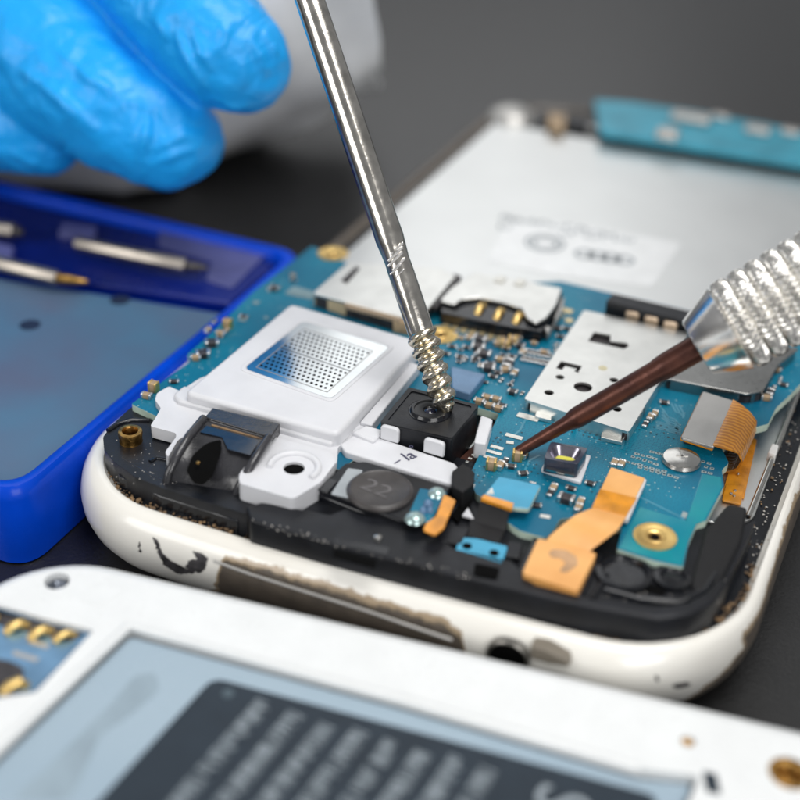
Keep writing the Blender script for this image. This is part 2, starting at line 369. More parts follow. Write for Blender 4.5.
# dark scuffs and nicks where the white paint is gone at the left of the near end
from mathutils.bvhtree import BVHTree
def ray_bvh(bvh, px, py, off=(0,0,0)):
    d = (_fw + _r*((px-400)/FPX) - _u*((py-400)/FPX)).normalized()
    h = bvh.ray_cast(CP - Vector(off), d); return (None, None) if h[0] is None else (h[0]+Vector(off), h[1])
bm = bmesh.new(); bm.from_mesh(frame.data); fbvh = BVHTree.FromBMesh(bm); bm.free()
def inside(x, y, poly):
    c = False
    for (x1, y1), (x2, y2) in zip(poly, poly[1:]+poly[:1]):
        if (y1 > y) != (y2 > y) and x < (x2-x1)*(y-y1)/(y2-y1)+x1: c = not c
    return c
def scuff(poly, m, step=.5):
    bm = bmesh.new(); V = {}
    xs = [p[0] for p in poly]; ys = [p[1] for p in poly]
    def vert(i, j):
        if (i, j) not in V:
            h, n_ = ray_bvh(fbvh, min(xs)+i*step, min(ys)+j*step, wl(frame))
            V[i, j] = bm.verts.new(h + n_*.003) if h else None
        return V[i, j]
    for i in range(-2, int((max(xs)-min(xs))/step)+3):
        for j in range(-2, int((max(ys)-min(ys))/step)+3):
            x, y = min(xs)+(i+.5)*step, min(ys)+(j+.5)*step
            w_ = noise.noise(Vector((x*.35, y*.35, 0)))*1.8
            if inside(x+w_, y+w_*.7, poly):
                q = [vert(i, j), vert(i+1, j), vert(i+1, j+1), vert(i, j+1)]
                if all(q): bm.faces.new(q)
    if bm.faces: link('paint_chip', bm, m, frame)
CHIPD = mat('bared_dark_plastic', (.045,.042,.045), .5, var=.3, vs=9)
scuff([(138.5,542),(140.2,542),(140.8,552),(139.2,552)], CHIPD)
scuff([(153,537),(158,540),(162,552),(170,560),(182,566),(196,573),(178,574),(164,565),(158,553)], CHIPD)
scuff([(193,551),(202,553),(208,558),(206,568),(200,573),(190,571),(185,566),(190,560),(197,559)], CHIPD)
scuff([(673,684),(686,682),(692,684),(684,688),(674,688)], CHIPD)
scuff([(655,676),(658,676),(658,681),(656,681)], CHIPD)
# bezel: black inner plate
wslab('bezel', [tuple(q) for q in rloop(-.06, -.06)], .5, BLACKG, phone, bev=.03, label='glossy black inner bezel')
# grit along the seam
bm = bmesh.new(); lp = rloop(-.085, -.045)
seg = [(q, lp[(i+1) % nn]) for i, q in enumerate(lp)]
for a, b in seg:
    if a.y > 6.5 or (a.x < 3 and a.y > 1.0): continue
    L_ = (b-a).length; k = int(L_*(62 if a.y < 1.5 else 16))+1
    for _ in range(k):
        t = random.random(); p = a.lerp(b, t); nrm = (b-a).cross(Vector((0,0,1))).normalized()
        p = p + nrm*random.gauss(.0,.032); s = random.choice((.008,.009,.011,.012,.015,.022))*random.uniform(.7,1.3)
        if a.y > 1.5: s *= .7; p = p - nrm*random.uniform(.0,.25)
        bmesh.ops.create_icosphere(bm, subdivisions=1, radius=s, matrix=Matrix.Translation(p) @ Matrix.Diagonal((1,random.uniform(.7,1.6),.7,1)))
for v in bm.verts: v.co += Vector((noise.noise(v.co*60), noise.noise(v.co*60+Vector((9,0,0))), noise.noise(v.co*60+Vector((0,9,0)))))*.006
tag(link('seam_grit', bm, DIRT, phone), kind='stuff')

# silver backing sheet, the display's back
LP = [(.34,2.4),(6.28,2.2),(6.55,2.45),(6.58,8),(6.5,11.75),(5.4,11.75),(.42,11.5)]
back = wslab('display_backing', [(x, y, Z0+.0) for x, y in LP], .06, SHEET, phone, r=.12, bev=.02, label='large silver metal sheet, faintly printed')
# its printing: pale sticker, ring emblem and faint rows
stk = slab('backing_sticker', [(505,222),(560,222),(682,243),(652,287),(560,276),(488,262)], .006, .004, PAPER, back, r=.1, bev=0)
bm = bmesh.new()
def dash_row(bm, a, b, h, z, fill=.75, seed=0, glyph=.05):
    'a row of small letter-like strokes between two points'
    rnd = random.Random(seed); d = b-a; L_ = d.length; d.normalize(); up = Vector((-d.y, d.x, 0)); t = 0
    while t < L_:
        w = glyph*rnd.uniform(.5,1.1)
        if rnd.random() < fill:
            k = rnd.randint(0, 3); s = a+d*t
            def q(x0, y0, x1, y1):
                f = bm.faces.new([bm.verts.new(s+d*x+up*y+Vector((0,0,z))) for x, y in ((x0,y0),(x1,y0),(x1,y1),(x0,y1))])
            st = min(h*.2, glyph*.32)
            q(0, 0, st, h*(1 if k != 1 else .7))
            if k in (0, 2): q(st, h*.7, w, h*.7+st)
            if k in (1, 3): q(st, 0, w, st)
            if k != 2: q(w-st*.2, st, w+st*.8, h*.7)
        t += w*1.45
for i, (a, b) in enumerate((((498,228),(630,242)), ((500,219),(612,236)))):
    dash_row(bm, P(*a, .007), P(*b, .007), .17, .0005, .85, i, .15)
cc = P(545,243,.0075)
for rr in (.28,.19):
    o1 = circ(cc, rr, 28); o2 = circ(cc, rr-.05, 28)
    A = [bm.verts.new(p) for p in o1]; B = [bm.verts.new(p) for p in o2]
    for j in range(28): bm.faces.new((A[j], A[(j+1) % 28], B[(j+1) % 28], B[j]))
for i in range(4):
    cx = P(585+i*13,254+i*2,.0075); 
    o1 = circ(cx, .15, 20); o2 = circ(cx, .09, 20); A = [bm.verts.new(p) for p in o1]; B = [bm.verts.new(p) for p in o2]
    for j in range(20): bm.faces.new((A[j], A[(j+1) % 20], B[(j+1) % 20], B[j]))
for v in bm.verts: v.co.z = Z0+.0085
link('backing_print', bm, PRINTG, back, smooth=False)
# rail along the right side and glossy ridges on the bezel
tube('side_rail', [P(802,376,.05), P(775,450,.04), P(748,517,.03)], .028, STEEL2, phone, 10)
slab('rail_clip', [(772,443),(779,445),(776,455),(768,452)], .10, .12, WHITE, phone, r=.02)
tube('bezel_ridge', [P(741,545,.06), P(735,562,.05), P(716,607,.03), P(712,613,.02)], [.03,.02,.03,.035], BLACKG, phone, 12)
# far rim details
lathe('corner_boss', P(512,119,-.03), [(.0,.22),(.2,.2),(.36,.12),(.42,0)], GREYM, phone, 24)
slab('far_black_block', [(543,108),(590,117),(588,128),(541,120)], .1, .25, BLACK, phone, r=.05)
slab('far_tan_contact', [(549,112),(566,115),(564,130),(548,126)], .14, .1, CERAM, phone, r=.04)
# lower teal board at the far end
lb = slab('lower_board', [(594,99),(640,103),(700,112),(800,130),(860,142),(855,174),(800,163),(690,145),(600,131)], .22, .10, mat('pale_teal_mask', (.03,.26,.36), .35, var=.08, vs=1.5), phone, r=.1, label='blurred teal board at the far end')
for (x, y, w, l, h) in ((690,122,.65,.34,.12),(757,133,.4,.3,.1),(667,138,.34,.3,.14),(720,118,.3,.2,.06),(790,134,.3,.25,.08)):
    bm = bmesh.new(); add_box(bm, P(x, y, .22), w, l, h, .05); link('component', bm, GREYM, lb, bev=.03)
wslab('far_ledge', [(1.2,11.85,Z0+.07),(6.4,11.95,Z0+.07),(6.4,12.15,Z0+.07),(1.2,12.0,Z0+.07)], .1, GREYM, phone, bev=.02)

# black antenna frame along the near end
af = slab('antenna_frame', [(103,437),(112,425),(130,408),(160,394),(230,400),(400,440),(500,470),(620,505),(730,530),(756,520),(744,548),(727,583),(712,600),(690,611),(660,615),(600,606),(560,592),(480,573),(400,553),(330,534),(240,512),(200,500),(165,489),(135,477),(113,461),(104,449)], .2, .3, BLACK, phone, bev=.035, seg=3, r=.03, label='black plastic antenna frame with moulded ledges')
slab('front_wall', [(246,507),(262,502),(330,514),(345,508),(420,524),(455,548),(512,560),(535,584),(600,600),(655,607),(688,602),(706,592),(720,576),(729,582),(714,602),(691,614),(658,618),(600,609),(560,601),(480,582),(400,561),(330,543),(250,520)], .27, .34, BLACK, af, bev=.02, label='dark front wall of the antenna frame')
slab('front_ledge', [(120,465),(165,487),(215,503),(240,512),(238,521),(212,512),(160,496),(118,474)], .10, .2, BLACKG, af, bev=.02)
slab('right_cover', [(706,528),(728,503),(748,507),(742,540),(722,580),(700,592),(690,585)], .24, .2, RUBBER, af, r=.06, bev=.03)
for (x, y, rr) in ((624,575,.26),(672,580,.17)):
    lathe('moulded_ring', P(x, y, .2), [(rr,.0),(rr,.045),(rr-.05,.05),(rr-.07,.01),(.01,.005)], BLACKG, af, 28)
slab('moulded_pocket', [(645,583),(668,588),(664,596),(641,591)], .206, .01, DARK, af, r=.04, bev=0)
for pts in (((592,600),(607,575)), ((690,612),(700,585)), ((480,572),(483,556)), ((470,580),(505,572))):
    tube('moulded_rib', [P(*pts[0], .2), P(*pts[1], .205)], .03, BLACK, af, 10)
tube('curved_lip', [P(604,590,.21), P(640,600,.21), P(680,603,.21), P(705,592,.21), P(716,575,.21)], .04, BLACKG, af, 10)
tube('curved_lip', [P(612,603,.1), P(655,611,.1), P(690,609,.1), P(712,596,.1), P(726,574,.1)], .05, BLACKG, af, 10)
slab('latch_recess', [(475,563),(500,568),(497,580),(473,575)], .278, .01, DARK, af, r=.03, bev=0)
slab('wall_slot', [(334,549),(377,560),(375,568),(333,556)], .276, .012, DARK, af, bev=0)
slab('name_strip', [(335,537),(390,548),(387,555),(333,544)], .278, .012, BLACKG, af, bev=0)
lathe('pin', P(607,611,.06), [(.05,.0),(.05,.03),(.02,.045),(.001,.04)], STEEL2, af, 14)
lathe('pin', P(378,539,.27), [(.04,.0),(.035,.03),(.001,.04)], STEEL2, af, 12)
# brass insert of the left corner
c = P(131,441,.2)
lathe('screw_insert', c, [(.12,0),(.115,.03),(.125,.10),(.12,.125),(.085,.13),(.072,.10),(.07,.0),(.001,.0)], [BRASS, DARK], phone, 28, mis=[0,0,0,0,0,0,1], label='brass threaded insert')
tube('corner_arc', [P(108,431,.2), P(118,424,.205), P(132,420,.205), P(150,421,.2)], .03, BLACKG, af, 10)
tube('corner_arc', [P(150,462,.2), P(157,458,.2), P(168,460,.2)], .025, BLACKG, af, 10)
tube('corner_arc', [P(122,459,.18), P(150,476,.18), P(190,491,.18)], .022, BLACKG, af, 10)

# ------------------------------------------------------------------ main circuit board
ZB = .28
board_px = [(131,404),(190,362),(187,354),(206,338),(255,290),(312,246),(345,262),(440,288),(560,281),(690,311),(830,342),(812,372),(790,395),(776,408),(768,424),(737,432),(722,449),(729,463),(722,470),(724,486),(706,521),(697,523),(689,541),(683,567),(655,561),(617,549),(622,528),(575,517),(560,519),(553,531),(546,538),(520,531),(507,522),(500,506),(476,494),(469,476),(499,414),(440,396),(340,470),(250,434),(200,424),(156,416)]
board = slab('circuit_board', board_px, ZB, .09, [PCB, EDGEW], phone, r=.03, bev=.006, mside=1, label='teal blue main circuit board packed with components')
def on_board(o): return o

def shield(name, pts, z, h, m, holes, parent, label=None, skirt=True, r=.04):
    'pressed tin can: a lid with cut-outs and a skirt of folded tabs below it'
    bm = bmesh.new(); top = rounded([P(x, y, z) for x, y in pts], r)
    add_slab(bm, top, .03, holes)
    k = len(pts); W = [P(x, y, z) for x, y in pts]; cen = sum(W, Vector())/k
    for i in range(k):
        a, b = W[i], W[(i+1) % k]; L_ = (b-a).length; d = (b-a).normalized(); nin = (cen-(a+b)/2); nin.z = 0; nin = nin - d*nin.dot(d); nin.normalize()
        ntab = max(1, int(L_/.55)); g = .05
        for j in range(ntab):
            s = a + d*(.05+(L_-.1)*j/ntab+g/2); e = a + d*(.05+(L_-.1)*(j+1)/ntab-g/2); mid = (s+e)/2 + nin*.02
            add_box(bm, mid - Vector((0,0,h)), (e-s).length, .022, h-.025, math.atan2(d.y, d.x))
    o = link(name, bm, m, parent, bev=.008, label=label)
    bm = bmesh.new(); add_slab(bm, [p + (cen-p)*.06 - Vector((0,0,.06)) for p in W], h-.07)
    link('shield_interior', bm, CERDK, o)
    return o
def hp(pts, z, r=0): return rounded([P(x, y, z) for x, y in pts], r)
zs = .44
hole = [hp([(588,341),(594,332),(611,335),(610,341),(627,343),(629,346),(624,349),(606,345),(597,343)], zs, .01),
        hp([(556,368),(561,361),(582,366),(578,373),(574,371),(577,369),(565,366),(562,370)], zs),
        circ(P(560,377,zs), .048, 16), circ(P(583,387,zs), .1, 24), circ(P(549,392.5,zs), .052, 16), circ(P(617,409,zs), .05, 16), circ(P(614,380,zs), .05, 16)]
sh1 = shield('shield_can', [(524,399),(584,310),(689,333),(629,432)], zs, .17, STEEL, hole, board, 'bright tin shield can with round and slotted holes')
lathe('solder_dot', P(603,368,zs), [(.05,0),(.045,.006),(.001,.008)], mat('yellowed_flux', (.55,.5,.33), .4), sh1, 14)
sh2 = shield('shield_can', [(664,378),(690,335),(800,348),(778,365),(763,391),(747,394)], .42, .15, mat('dark_reflection_shield', (.34,.34,.33), .3, 1, var=.05, bump=.05, bs=20), [], board, 'shield can under the knurled tool, its dark reflection put into the grey', r=.05)  # darker metal colour carries the dark reflection of the tool above
for pts in (((536,411),(552,415),(551,420),(535,416)), ((602,431),(625,436),(622,442),(601,437))):
    slab('shield_tab', pts, ZB+.05, .045, STEEL, sh1, r=.01)

# display connector with its polyimide flex curling over the board edge
con = slab('flex_connector', [(681,437),(703,391),(735,401),(714,447)], .42, .035, GREYM, board, r=.03, bev=.008, label='grey backed display connector')
slab('connector_base', [(680,438),(702,392),(734,402),(713,449)], .385, .035, KAPTON, con, r=.02)
slab('connector_socket', [(684,438),(704,396),(731,404),(712,445)], .35, .07, CERDK, con)
def ribbon(name, A, B, th, m, parent, label=None):
    'strip between two matching lists of 3-D points, given thickness'
    bm = bmesh.new(); n = len(A)
    va = [bm.verts.new(p) for p in A]; vb = [bm.verts.new(p) for p in B]
    fs = [bm.faces.new((va[i], va[i+1], vb[i+1], vb[i])) for i in range(n-1)]
    bm.normal_update()
    bmesh.ops.solidify(bm, geom=bm.faces[:], thickness=th)
    return link(name, bm, m, parent, label=label)
def kapton_lines():
    m, nt, b = _nt('polyimide_with_traces'); N = nt.nodes.new; L = nt.links.new
    tc = N('ShaderNodeTexCoord'); w = N('ShaderNodeTexWave'); w.bands_direction = 'Y'; w.inputs['Scale'].default_value = 5.5; w.inputs['Distortion'].default_value = 1.5; w.inputs['Detail Scale'].default_value = 2
    L(tc.outputs['Object'], w.inputs['Vector'])
    mx = N('ShaderNodeMix'); mx.data_type = 'RGBA'; mx.inputs['A'].default_value = (.66,.28,.03,1); mx.inputs['B'].default_value = (.42,.15,.015,1); L(w.outputs['Fac'], mx.inputs['Factor'])
    L(mx.outputs['Result'], b.inputs['Base Color']); b.inputs['Roughness'].default_value = .25; b.inputs['Coat Weight'].default_value = .3
    bp = N('ShaderNodeBump'); bp.inputs['Strength'].default_value = .3; bp.inputs['Distance'].default_value = .01; L(w.outputs['Fac'], bp.inputs['Height']); L(bp.outputs['Normal'], b.inputs['Normal'])
    return m
KAPL = kapton_lines()
far = [P(733,401,.41), P(741,406,.42), P(749,413,.40), P(755,421,.33), P(755,430,.22)]
near = [P(713,446,.41), P(722,449,.42), P(731,451,.40), P(738,454,.33), P(741,461,.22)]
def curl(A, B):
    a, b = A[-1], B[-1]
    for dx, dz in ((-.03,-.1),(-.1,-.16),(-.2,-.19)): A.append(a+Vector((dx,0,dz))); B.append(b+Vector((dx,0,dz)))
curl(far, near)
ribbon('display_flex', far, near, .02, KAPL, board, 'orange flex ribbon curling over the board edge')
slab('lower_flex', [(746,434),(757,440),(744,498),(722,494),(732,462)], .02, .015, KAPTON, phone, bev=0, label='brown orange flex under the board')
slab('flex_end', [(726,484),(744,486),(741,504),(722,500)], .04, .02, KAPTON, phone, r=.02, bev=.004)
for x, y in ((731,494),(735,491),(734,496),(738,474)): lathe('solder_point', P(x, y, .04), [(.018,0),(.015,.012),(.001,.016)], TIN, phone, 10)

# shield screw, gold ring
lathe('screw_head', P(681,462,ZB), [(.19,.0),(.2,.02),(.185,.055),(.12,.072),(.05,.076),(.001,.077)], STEEL2, board, 30, label='domed silver screw head')
bm = bmesh.new(); 
for a in (.4, .4+math.pi/2): add_box(bm, P(681,462,ZB)+Vector((0,0,.070)), .12, .022, .012, a)
link('screw_slot', bm, GREYM, board)
def ring(px, py, R1, R2, m=GOLD, inner=True):
    c = P(px, py, ZB+.005)
    o = lathe('gold_ring', c, [(R1,.0),(R1,.012),(R1*.8,.014),(R1*.72,.006),(R2*1.15,.006),(R2,.016),(R2*.8,.004),(R2*.5,.003),(.001,.003)], [m, BRASS, DARK], board, 30, mis=[0,0,0,0,0,0,1,2])
    return o
ring(655,537,.205,.085); ring(441,335,.2,.07); ring(333,254,.2,.07)

# camera flash: white base, dark box, chrome bowl, yellow phosphor
zf = ZB+.22
slab('flash_base', [(541,469),(552,446),(591,455),(581,482)], ZB+.045, .045, WHITE2, board, r=.02)
T = [P(544,458,zf), P(551,441.5,zf), P(588,448,zf), P(578,464,zf)]
bm = bmesh.new(); inner = [p.lerp(sum(T, Vector())/4, .22) for p in T]
inner = rounded(inner, .08); add_slab(bm, rounded(T, .035), .17, [inner])
fl = link('flash_lamp', bm, mat('flash_housing', (.045,.05,.075), .25, var=.1, coat=.3), board, bev=.012, label='camera flash with yellow phosphor in a chrome bowl')
bm = bmesh.new(); cen = sum(T, Vector())/4; rr_ = []
for k, (s, dz) in enumerate(((1.0,-.004),(.82,-.05),(.62,-.10))):
    rr_.append([bm.verts.new(cen.lerp(p, s)+Vector((0,0,dz))) for p in inner])
for a, b in zip(rr_, rr_[1:]):
    for j in range(len(a)): bm.faces.new((a[j], a[(j+1) % len(a)], b[(j+1) % len(a)], b[j]))
link('reflector_bowl', bm, mat('bowl_metal', (.36,.34,.40), .22, 1), board)
bm = bmesh.new(); bm.faces.new([bm.verts.new(cen.lerp(p, .64)+Vector((0,0,-.095))) for p in inner]); link('phosphor', bm, YEL, board)
slab('flash_band', [(546.5,466),(574,473),(574,476),(546,469)], zf-.085, .02, STEEL2, board, bev=0)

# peach flex over the lower board edge
zp = .40
slab('flex_stiffener', [(611,468),(647,479),(628,520),(592,509)], zp-.02, .05, WHITE2, board, r=.03, bev=.006)
pf = slab('button_flex', [(611,467),(645,478),(626,517),(592,508)], zp, .018, PEACH, board, r=.025, bev=.003, label='peach flex ribbon crossing the board edge')
slab('amber_patch', [(600,489),(637,498),(626,516),(592,507)], zp+.004, .004, KAPTON, pf, bev=0)
ribbon('button_flex_bridge', [P(592,508,zp), P(575,515,zp+.02), P(560,527,zp), P(549,537,.34), P(545,543,.325)], [P(626,517,zp), P(617,530,zp+.02), P(604,540,zp), P(592,549,.34), P(588,553,.325)], .018, PEACH, board)
pad = slab('button_flex_pad', [(538,538),(597,553),(578,591),(522,573)], .33, .10, [PEACH, RUBBER], phone, r=.04, bev=.006, mside=None, label='square peach flex pad on the antenna frame')
bm = bmesh.new()
add_slab(bm, rounded([P(x, y, .333) for x, y in ((548,553),(553,549),(566,550),(577,557),(578,565),(566,573),(559,571),(566,563),(560,558),(552,558))], .03), .002)
link('glue_smear', bm, mat('glue_smear', (.50,.30,.16), .6, var=.1), pad)
slab('pad_bed', [(534,535),(603,553),(582,597),(516,575)], .245, .03, BLACKG, phone, r=.06, bev=.02)

# blue side connector with black flex
bc = slab('side_connector', [(482,497),(499,476),(541,485),(529,509),(512,507)], .42, .05, [BLUEL, EDGEW], board, r=.03, bev=.008, mside=1, label='glossy blue side connector')
slab('connector_lip', [(481,498),(484,494),(514,503),(512,509)], .425, .04, KAPTON, bc, bev=.004)
ribbon('side_flex', [P(481,498,.40), P(479,506,.33), P(477,516,.26), P(470,524,.24), P(463,540,.24)], [P(511,507,.40), P(508,516,.33), P(506,528,.26), P(502,535,.24), P(500,548,.24)], .02, RUBBER, phone, 'black flex ribbon to the side key')
kp = slab('key_plate', [(461,537),(476,538),(508,546),(502,564),(455,550)], .27, .03, BLUEL, phone, r=.03, bev=.006, holes=[], label='small blue key plate with two holes')
for x, y in ((467,546),(494,553)): lathe('key_plate_hole', P(x, y, .272), [(.045,0),(.045,.003),(.001,.003)], DARK, kp, 16)
slab('key_block', [(508,540),(523,543),(520,558),(503,556)], .26, .1, BLACK, phone, r=.02)
slab('key_dot', [(496,560),(507,562),(503,569)], .262, .01, PADW, phone, bev=0)

# large chips
slab('chip', [(451,366),(486,374),(470,394),(452,388)], ZB+.11, .10, CHIPB, board, r=.03, label='flat blue grey chip beside the camera')
slab('chip', [(418,315),(430,318),(424,327),(414,324)], ZB+.09, .09, CERDK, board, r=.01)

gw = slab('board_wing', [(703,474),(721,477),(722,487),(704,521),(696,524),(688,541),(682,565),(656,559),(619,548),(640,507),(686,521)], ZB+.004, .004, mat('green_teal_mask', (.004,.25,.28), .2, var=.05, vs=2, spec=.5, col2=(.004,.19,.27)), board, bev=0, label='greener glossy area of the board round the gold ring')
# ---- small surface-mounted components: one of each kind, then copies
def smd(kind, sx, sy, sz, body, end=TIN):
    bm = bmesh.new(); add_box(bm, Vector((0,0,0)), sx*.62, sy*.94, sz*.95, 0, 0)
    for s in (-1, 1): add_box(bm, Vector((s*sx*.39, 0, 0)), sx*.24, sy, sz, 0, 1)
    o = link(kind, bm, [body, end], board, bev=.008); return o
PROTO = {'capacitor': smd('capacitor', .12, .07, .065, CERAM), 'resistor': smd('resistor', .11, .06, .04, CERDK),
         'inductor': smd('inductor', .16, .11, .08, CERDK, TIN), 'tall_capacitor': smd('tall_capacitor', .10, .09, .12, CERAM, GOLD)}
used = {}
def put(kind, px, py, ang=0, z=ZB, s=1):
    o = PROTO[kind]
    if used.get(kind): o = o.copy(); COL.objects.link(o)
    used[kind] = True
    o.parent = board; o.location = P(px, py, z) - wl(board); o.rotation_euler = (0,0,ang); o.scale = (s,s,s)
H = math.pi/2
for a in [('capacitor',479,404,0),('capacitor',487,400,0),('capacitor',496,402,0),('capacitor',489,408,0),('capacitor',498,411,0),('resistor',502,407,0),
          ('tall_capacitor',491,469,.2),('capacitor',500,468,H),('resistor',505,463,H),('tall_capacitor',517,460,.3),('capacitor',524,457,H),('resistor',511,468,.3),('resistor',523,475,.6),
          ('resistor',550,495,H),('capacitor',553,491,H),('inductor',566,502,0),('capacitor',580,505,H),('capacitor',578,511,H),('resistor',571,490,0),('resistor',590,485,0),
          ('inductor',478,350,.2),('inductor',484,357,.1),('resistor',476,360,0),('resistor',490,365,.3),('capacitor',500,362,0),('capacitor',505,372,.4),('inductor',508,367,H),('resistor',498,374,0),('capacitor',514,376,H),('resistor',493,378,0),('resistor',467,349,0),('capacitor',470,340,.2),('resistor',460,358,.1),
          ('tall_capacitor',505,349,.1),('tall_capacitor',512,345,.2),('capacitor',517,340,.2),('capacitor',498,346,0),('capacitor',522,355,H),
          ('resistor',446,355,0),('resistor',452,348,.3),('inductor',480,342,0),
          ('tall_capacitor',228,328,0),('capacitor',221,336,0),('inductor',212,346,.6),('resistor',206,352,.5),('capacitor',196,360,.4),('inductor',203,357,.6),('resistor',244,318,0),('resistor',174,383,.5),
          ('tall_capacitor',154,391,0),('capacitor',147,398,.1),
          ('resistor',664,404,.2),('capacitor',650,420,H),('capacitor',654,417,H),('resistor',645,426,H),
          ('capacitor',776,372,0),('resistor',783,386,0),('capacitor',766,400,.2),('resistor',740,418,0),
          ('capacitor',614,466,H),('capacitor',621,467,H),('resistor',536,507,.3),('resistor',567,330,0),('resistor',560,338,.2),
          ('inductor',488,371,.2),('resistor',512,358,0),('resistor',483,366,.2),('capacitor',544,355,.1),('resistor',437,372,0)]:
    put(*a)
rp_ = random.Random(11)
for (x0, y0, x1, y1, n) in ((452,330,520,348,9),(458,345,516,384,22),(520,330,560,352,8),(505,385,522,396,3),(200,318,240,350,4),(262,275,300,292,4),(760,372,790,400,5),(498,488,560,500,3)):
    for _ in range(n):
        put(rp_.choice(('resistor','resistor','capacitor','inductor')), rp_.uniform(x0, x1), rp_.uniform(y0, y1), rp_.choice((0,H,H,.02)), ZB, rp_.uniform(.55,.85))
# resistor pack rows at the shield's upper left
for i in range(6):
    for j in range(2):
        put('resistor', 526+i*4.6+j*-3, 353+i*.9+j*7, H, ZB, .9)
# pads: pale bare pads and gold pads
def pads(lst, m, name, th=.012):
    first = None
    for (x, y, sx, sy, a) in lst:
        bm = bmesh.new(); add_box(bm, P(x, y, ZB), sx, sy, th, a); link(name, bm, m, board, bev=.004)
pads([(528,417.5,.24,.09,0),(514,437,.19,.06,0),(510,443,.08,.05,.3),(497,448,.14,.05,0),(494,453,.16,.045,0),(490,458,.14,.045,0),(545,517,.1,.05,.2)], PADW, 'bare_pad')
pads([(447+i*8.6, 325+i*2.4, .085, .16, 0) for i in range(7)] + [(566,311,.16,.1,0),(569,321,.09,.1,0),(562,316,.05,.05,0)], mat('cream_gold_pad', (.72,.58,.32), .35, .6), 'gold_pad')
pads([(296,292,.2,.22,0),(308,295,.18,.2,0),(256,303,.08,.08,0),(243,320,.09,.09,0),(266,318,.05,.05,0)], mat('faint_silver_pad', (.22,.33,.36), .4, .3), 'silver_pad')
# via clusters and traces (one flat mesh per patch, pattern of the board)
def vias(name, pts, m, r=.012):
    bm = bmesh.new()
    for p in pts:
        bm.faces.new([bm.verts.new(q) for q in circ(p+Vector((0,0,.003)), r, 8)])
    tag(link(name, bm, m, board, smooth=False), kind='stuff')
rv = random.Random(3)
def cluster(x0, y0, nx, ny, dx, dy, keep=.8):
    c0 = P(x0, y0, ZB); return [c0+Vector((i*dx+rv.uniform(-.005,.005), j*dy, 0)) for i in range(nx) for j in range(ny) if rv.random() < keep]
VDK = mat('via_copper_dark', (.012,.05,.075), .4)
VLT = mat('via_tin', (.38,.45,.45), .35, .4)
vias('via_patch', cluster(545,425,13,5,.06,.06,.75)+cluster(597,425,5,4,.06,.07,.5)+cluster(525,470,4,3,.07,.07,.6)+cluster(487,443,3,3,.05,.06,.7)+cluster(475,470,2,5,.06,.09,.7)+cluster(640,430,7,4,.06,.06,.6)+cluster(592,492,3,4,.05,.06,.6)+cluster(470,480,3,3,.05,.05,.7)+cluster(470,430,6,3,.1,.1,.4), VDK)
def sq(name, pts, m, s):
    bm = bmesh.new(); b2 = bmesh.new()
    for p in pts:
        for q in ((0,0),): add_box(bm, p, s*random.uniform(.8,1.3), s*.8, .006, 0, 0)
        add_box(bm, p+Vector((0,0,.004)), s*.5, s*.35, .004, 0, 1)
    link(name, bm, [m, VDK], board, smooth=False)
g = []
for (x, y, n) in ((628,462,7),(637,454,4),(640,468,6),(652,471,5),(644,461,3),(652,452,3),(706,467,2),(704,472,2),(703,462,2),(633,457,3)):
    c0 = P(x, y, ZB)
    g += [c0+Vector((i*.062, rv.uniform(-.006,.006), 0)) for i in range(n)]
sq('test_point_grid', g, VLT, .045)
def trace(name, lines, m=None, w=.012):
    bm = bmesh.new()
    for ln in lines:
        q = [P(x, y, ZB+.002) for x, y in ln]
        for a, b in zip(q, q[1:]):
            d = (b-a).normalized(); n_ = Vector((-d.y, d.x, 0))*w
            bm.faces.new([bm.verts.new(v) for v in (a-n_, b-n_, b+n_, a+n_)])
    link(name, bm, m or VTR, board, smooth=False)
VTR = mat('raised_trace', (.05,.24,.34), .3)
trace('copper_traces', [[(662,408+i*3.2),(668+i*.5,417+i*2.4),(675,419+i*2.6),(679,425+i*2)] for i in range(4)] + [[(671+i*4,403+i),(676+i*4,412+i),(683,414+i*2)] for i in range(3)] + [[(656,421+i*1.7),(681,428+i*1.7)] for i in range(5)] + [[(688,520),(703,474)],[(640,497),(687,520)],[(687,520),(668,519)],[(527,417),(520,430),(512,437)],[(540,455),(530,460),(525,470)],[(595,440),(612,443)],[(624,440),(622,449)]])
sq('board_letters', [P(467+i*3.0, 462-i*3.4, ZB) for i in range(5)], PADW, .03)
trace('board_letters', [[(690,520),(695,521)],[(468,481),(466,487)],[(474,484),(472,490)]], PADW, .012)
slab('silkscreen_patch', [(683,511),(688,513),(686,518),(681,516)], ZB+.004, .004, VLT, board, bev=0)
slab('silkscreen_mark', [(486,494),(492,487),(494,494)], .424, .003, PADW, board, bev=0)

# ------------------------------------------------------------------ card slots and battery contacts
s1 = slab('card_slot', [(313,292),(348,262),(440,268),(456,276),(428,309),(410,318),(405,317)], .50, .05, STEEL, phone, r=.03, bev=.012, label='silver memory card slot with tan front')
slab('slot_body', [(315,294),(346,266),(450,276),(420,320),(404,321)], .448, .17, CERDK, s1, bev=.01)
slab('slot_front', [(314,293),(320,290),(347,300),(346,304)], .45, .17, mat('cream_plastic', (.60,.48,.30), .5), s1, bev=.01)
slab('slot_front_bar', [(345,301),(402,316),(400,320),(344,305)], .47, .05, mat('tan_plastic', (.33,.25,.17), .5), s1, bev=.008)
slab('slot_end', [(396,314),(412,318),(409,323),(393,320)], .45, .17, CERAM, s1, bev=.01)
slab('slot_cut', [(341,280),(356,266),(360,268),(347,283)], .508, .004, CERDK, s1, bev=0)
slab('slot_arm', [(428,303),(454,273),(462,276),(436,308)], .47, .06, CERDK, s1, bev=.01)
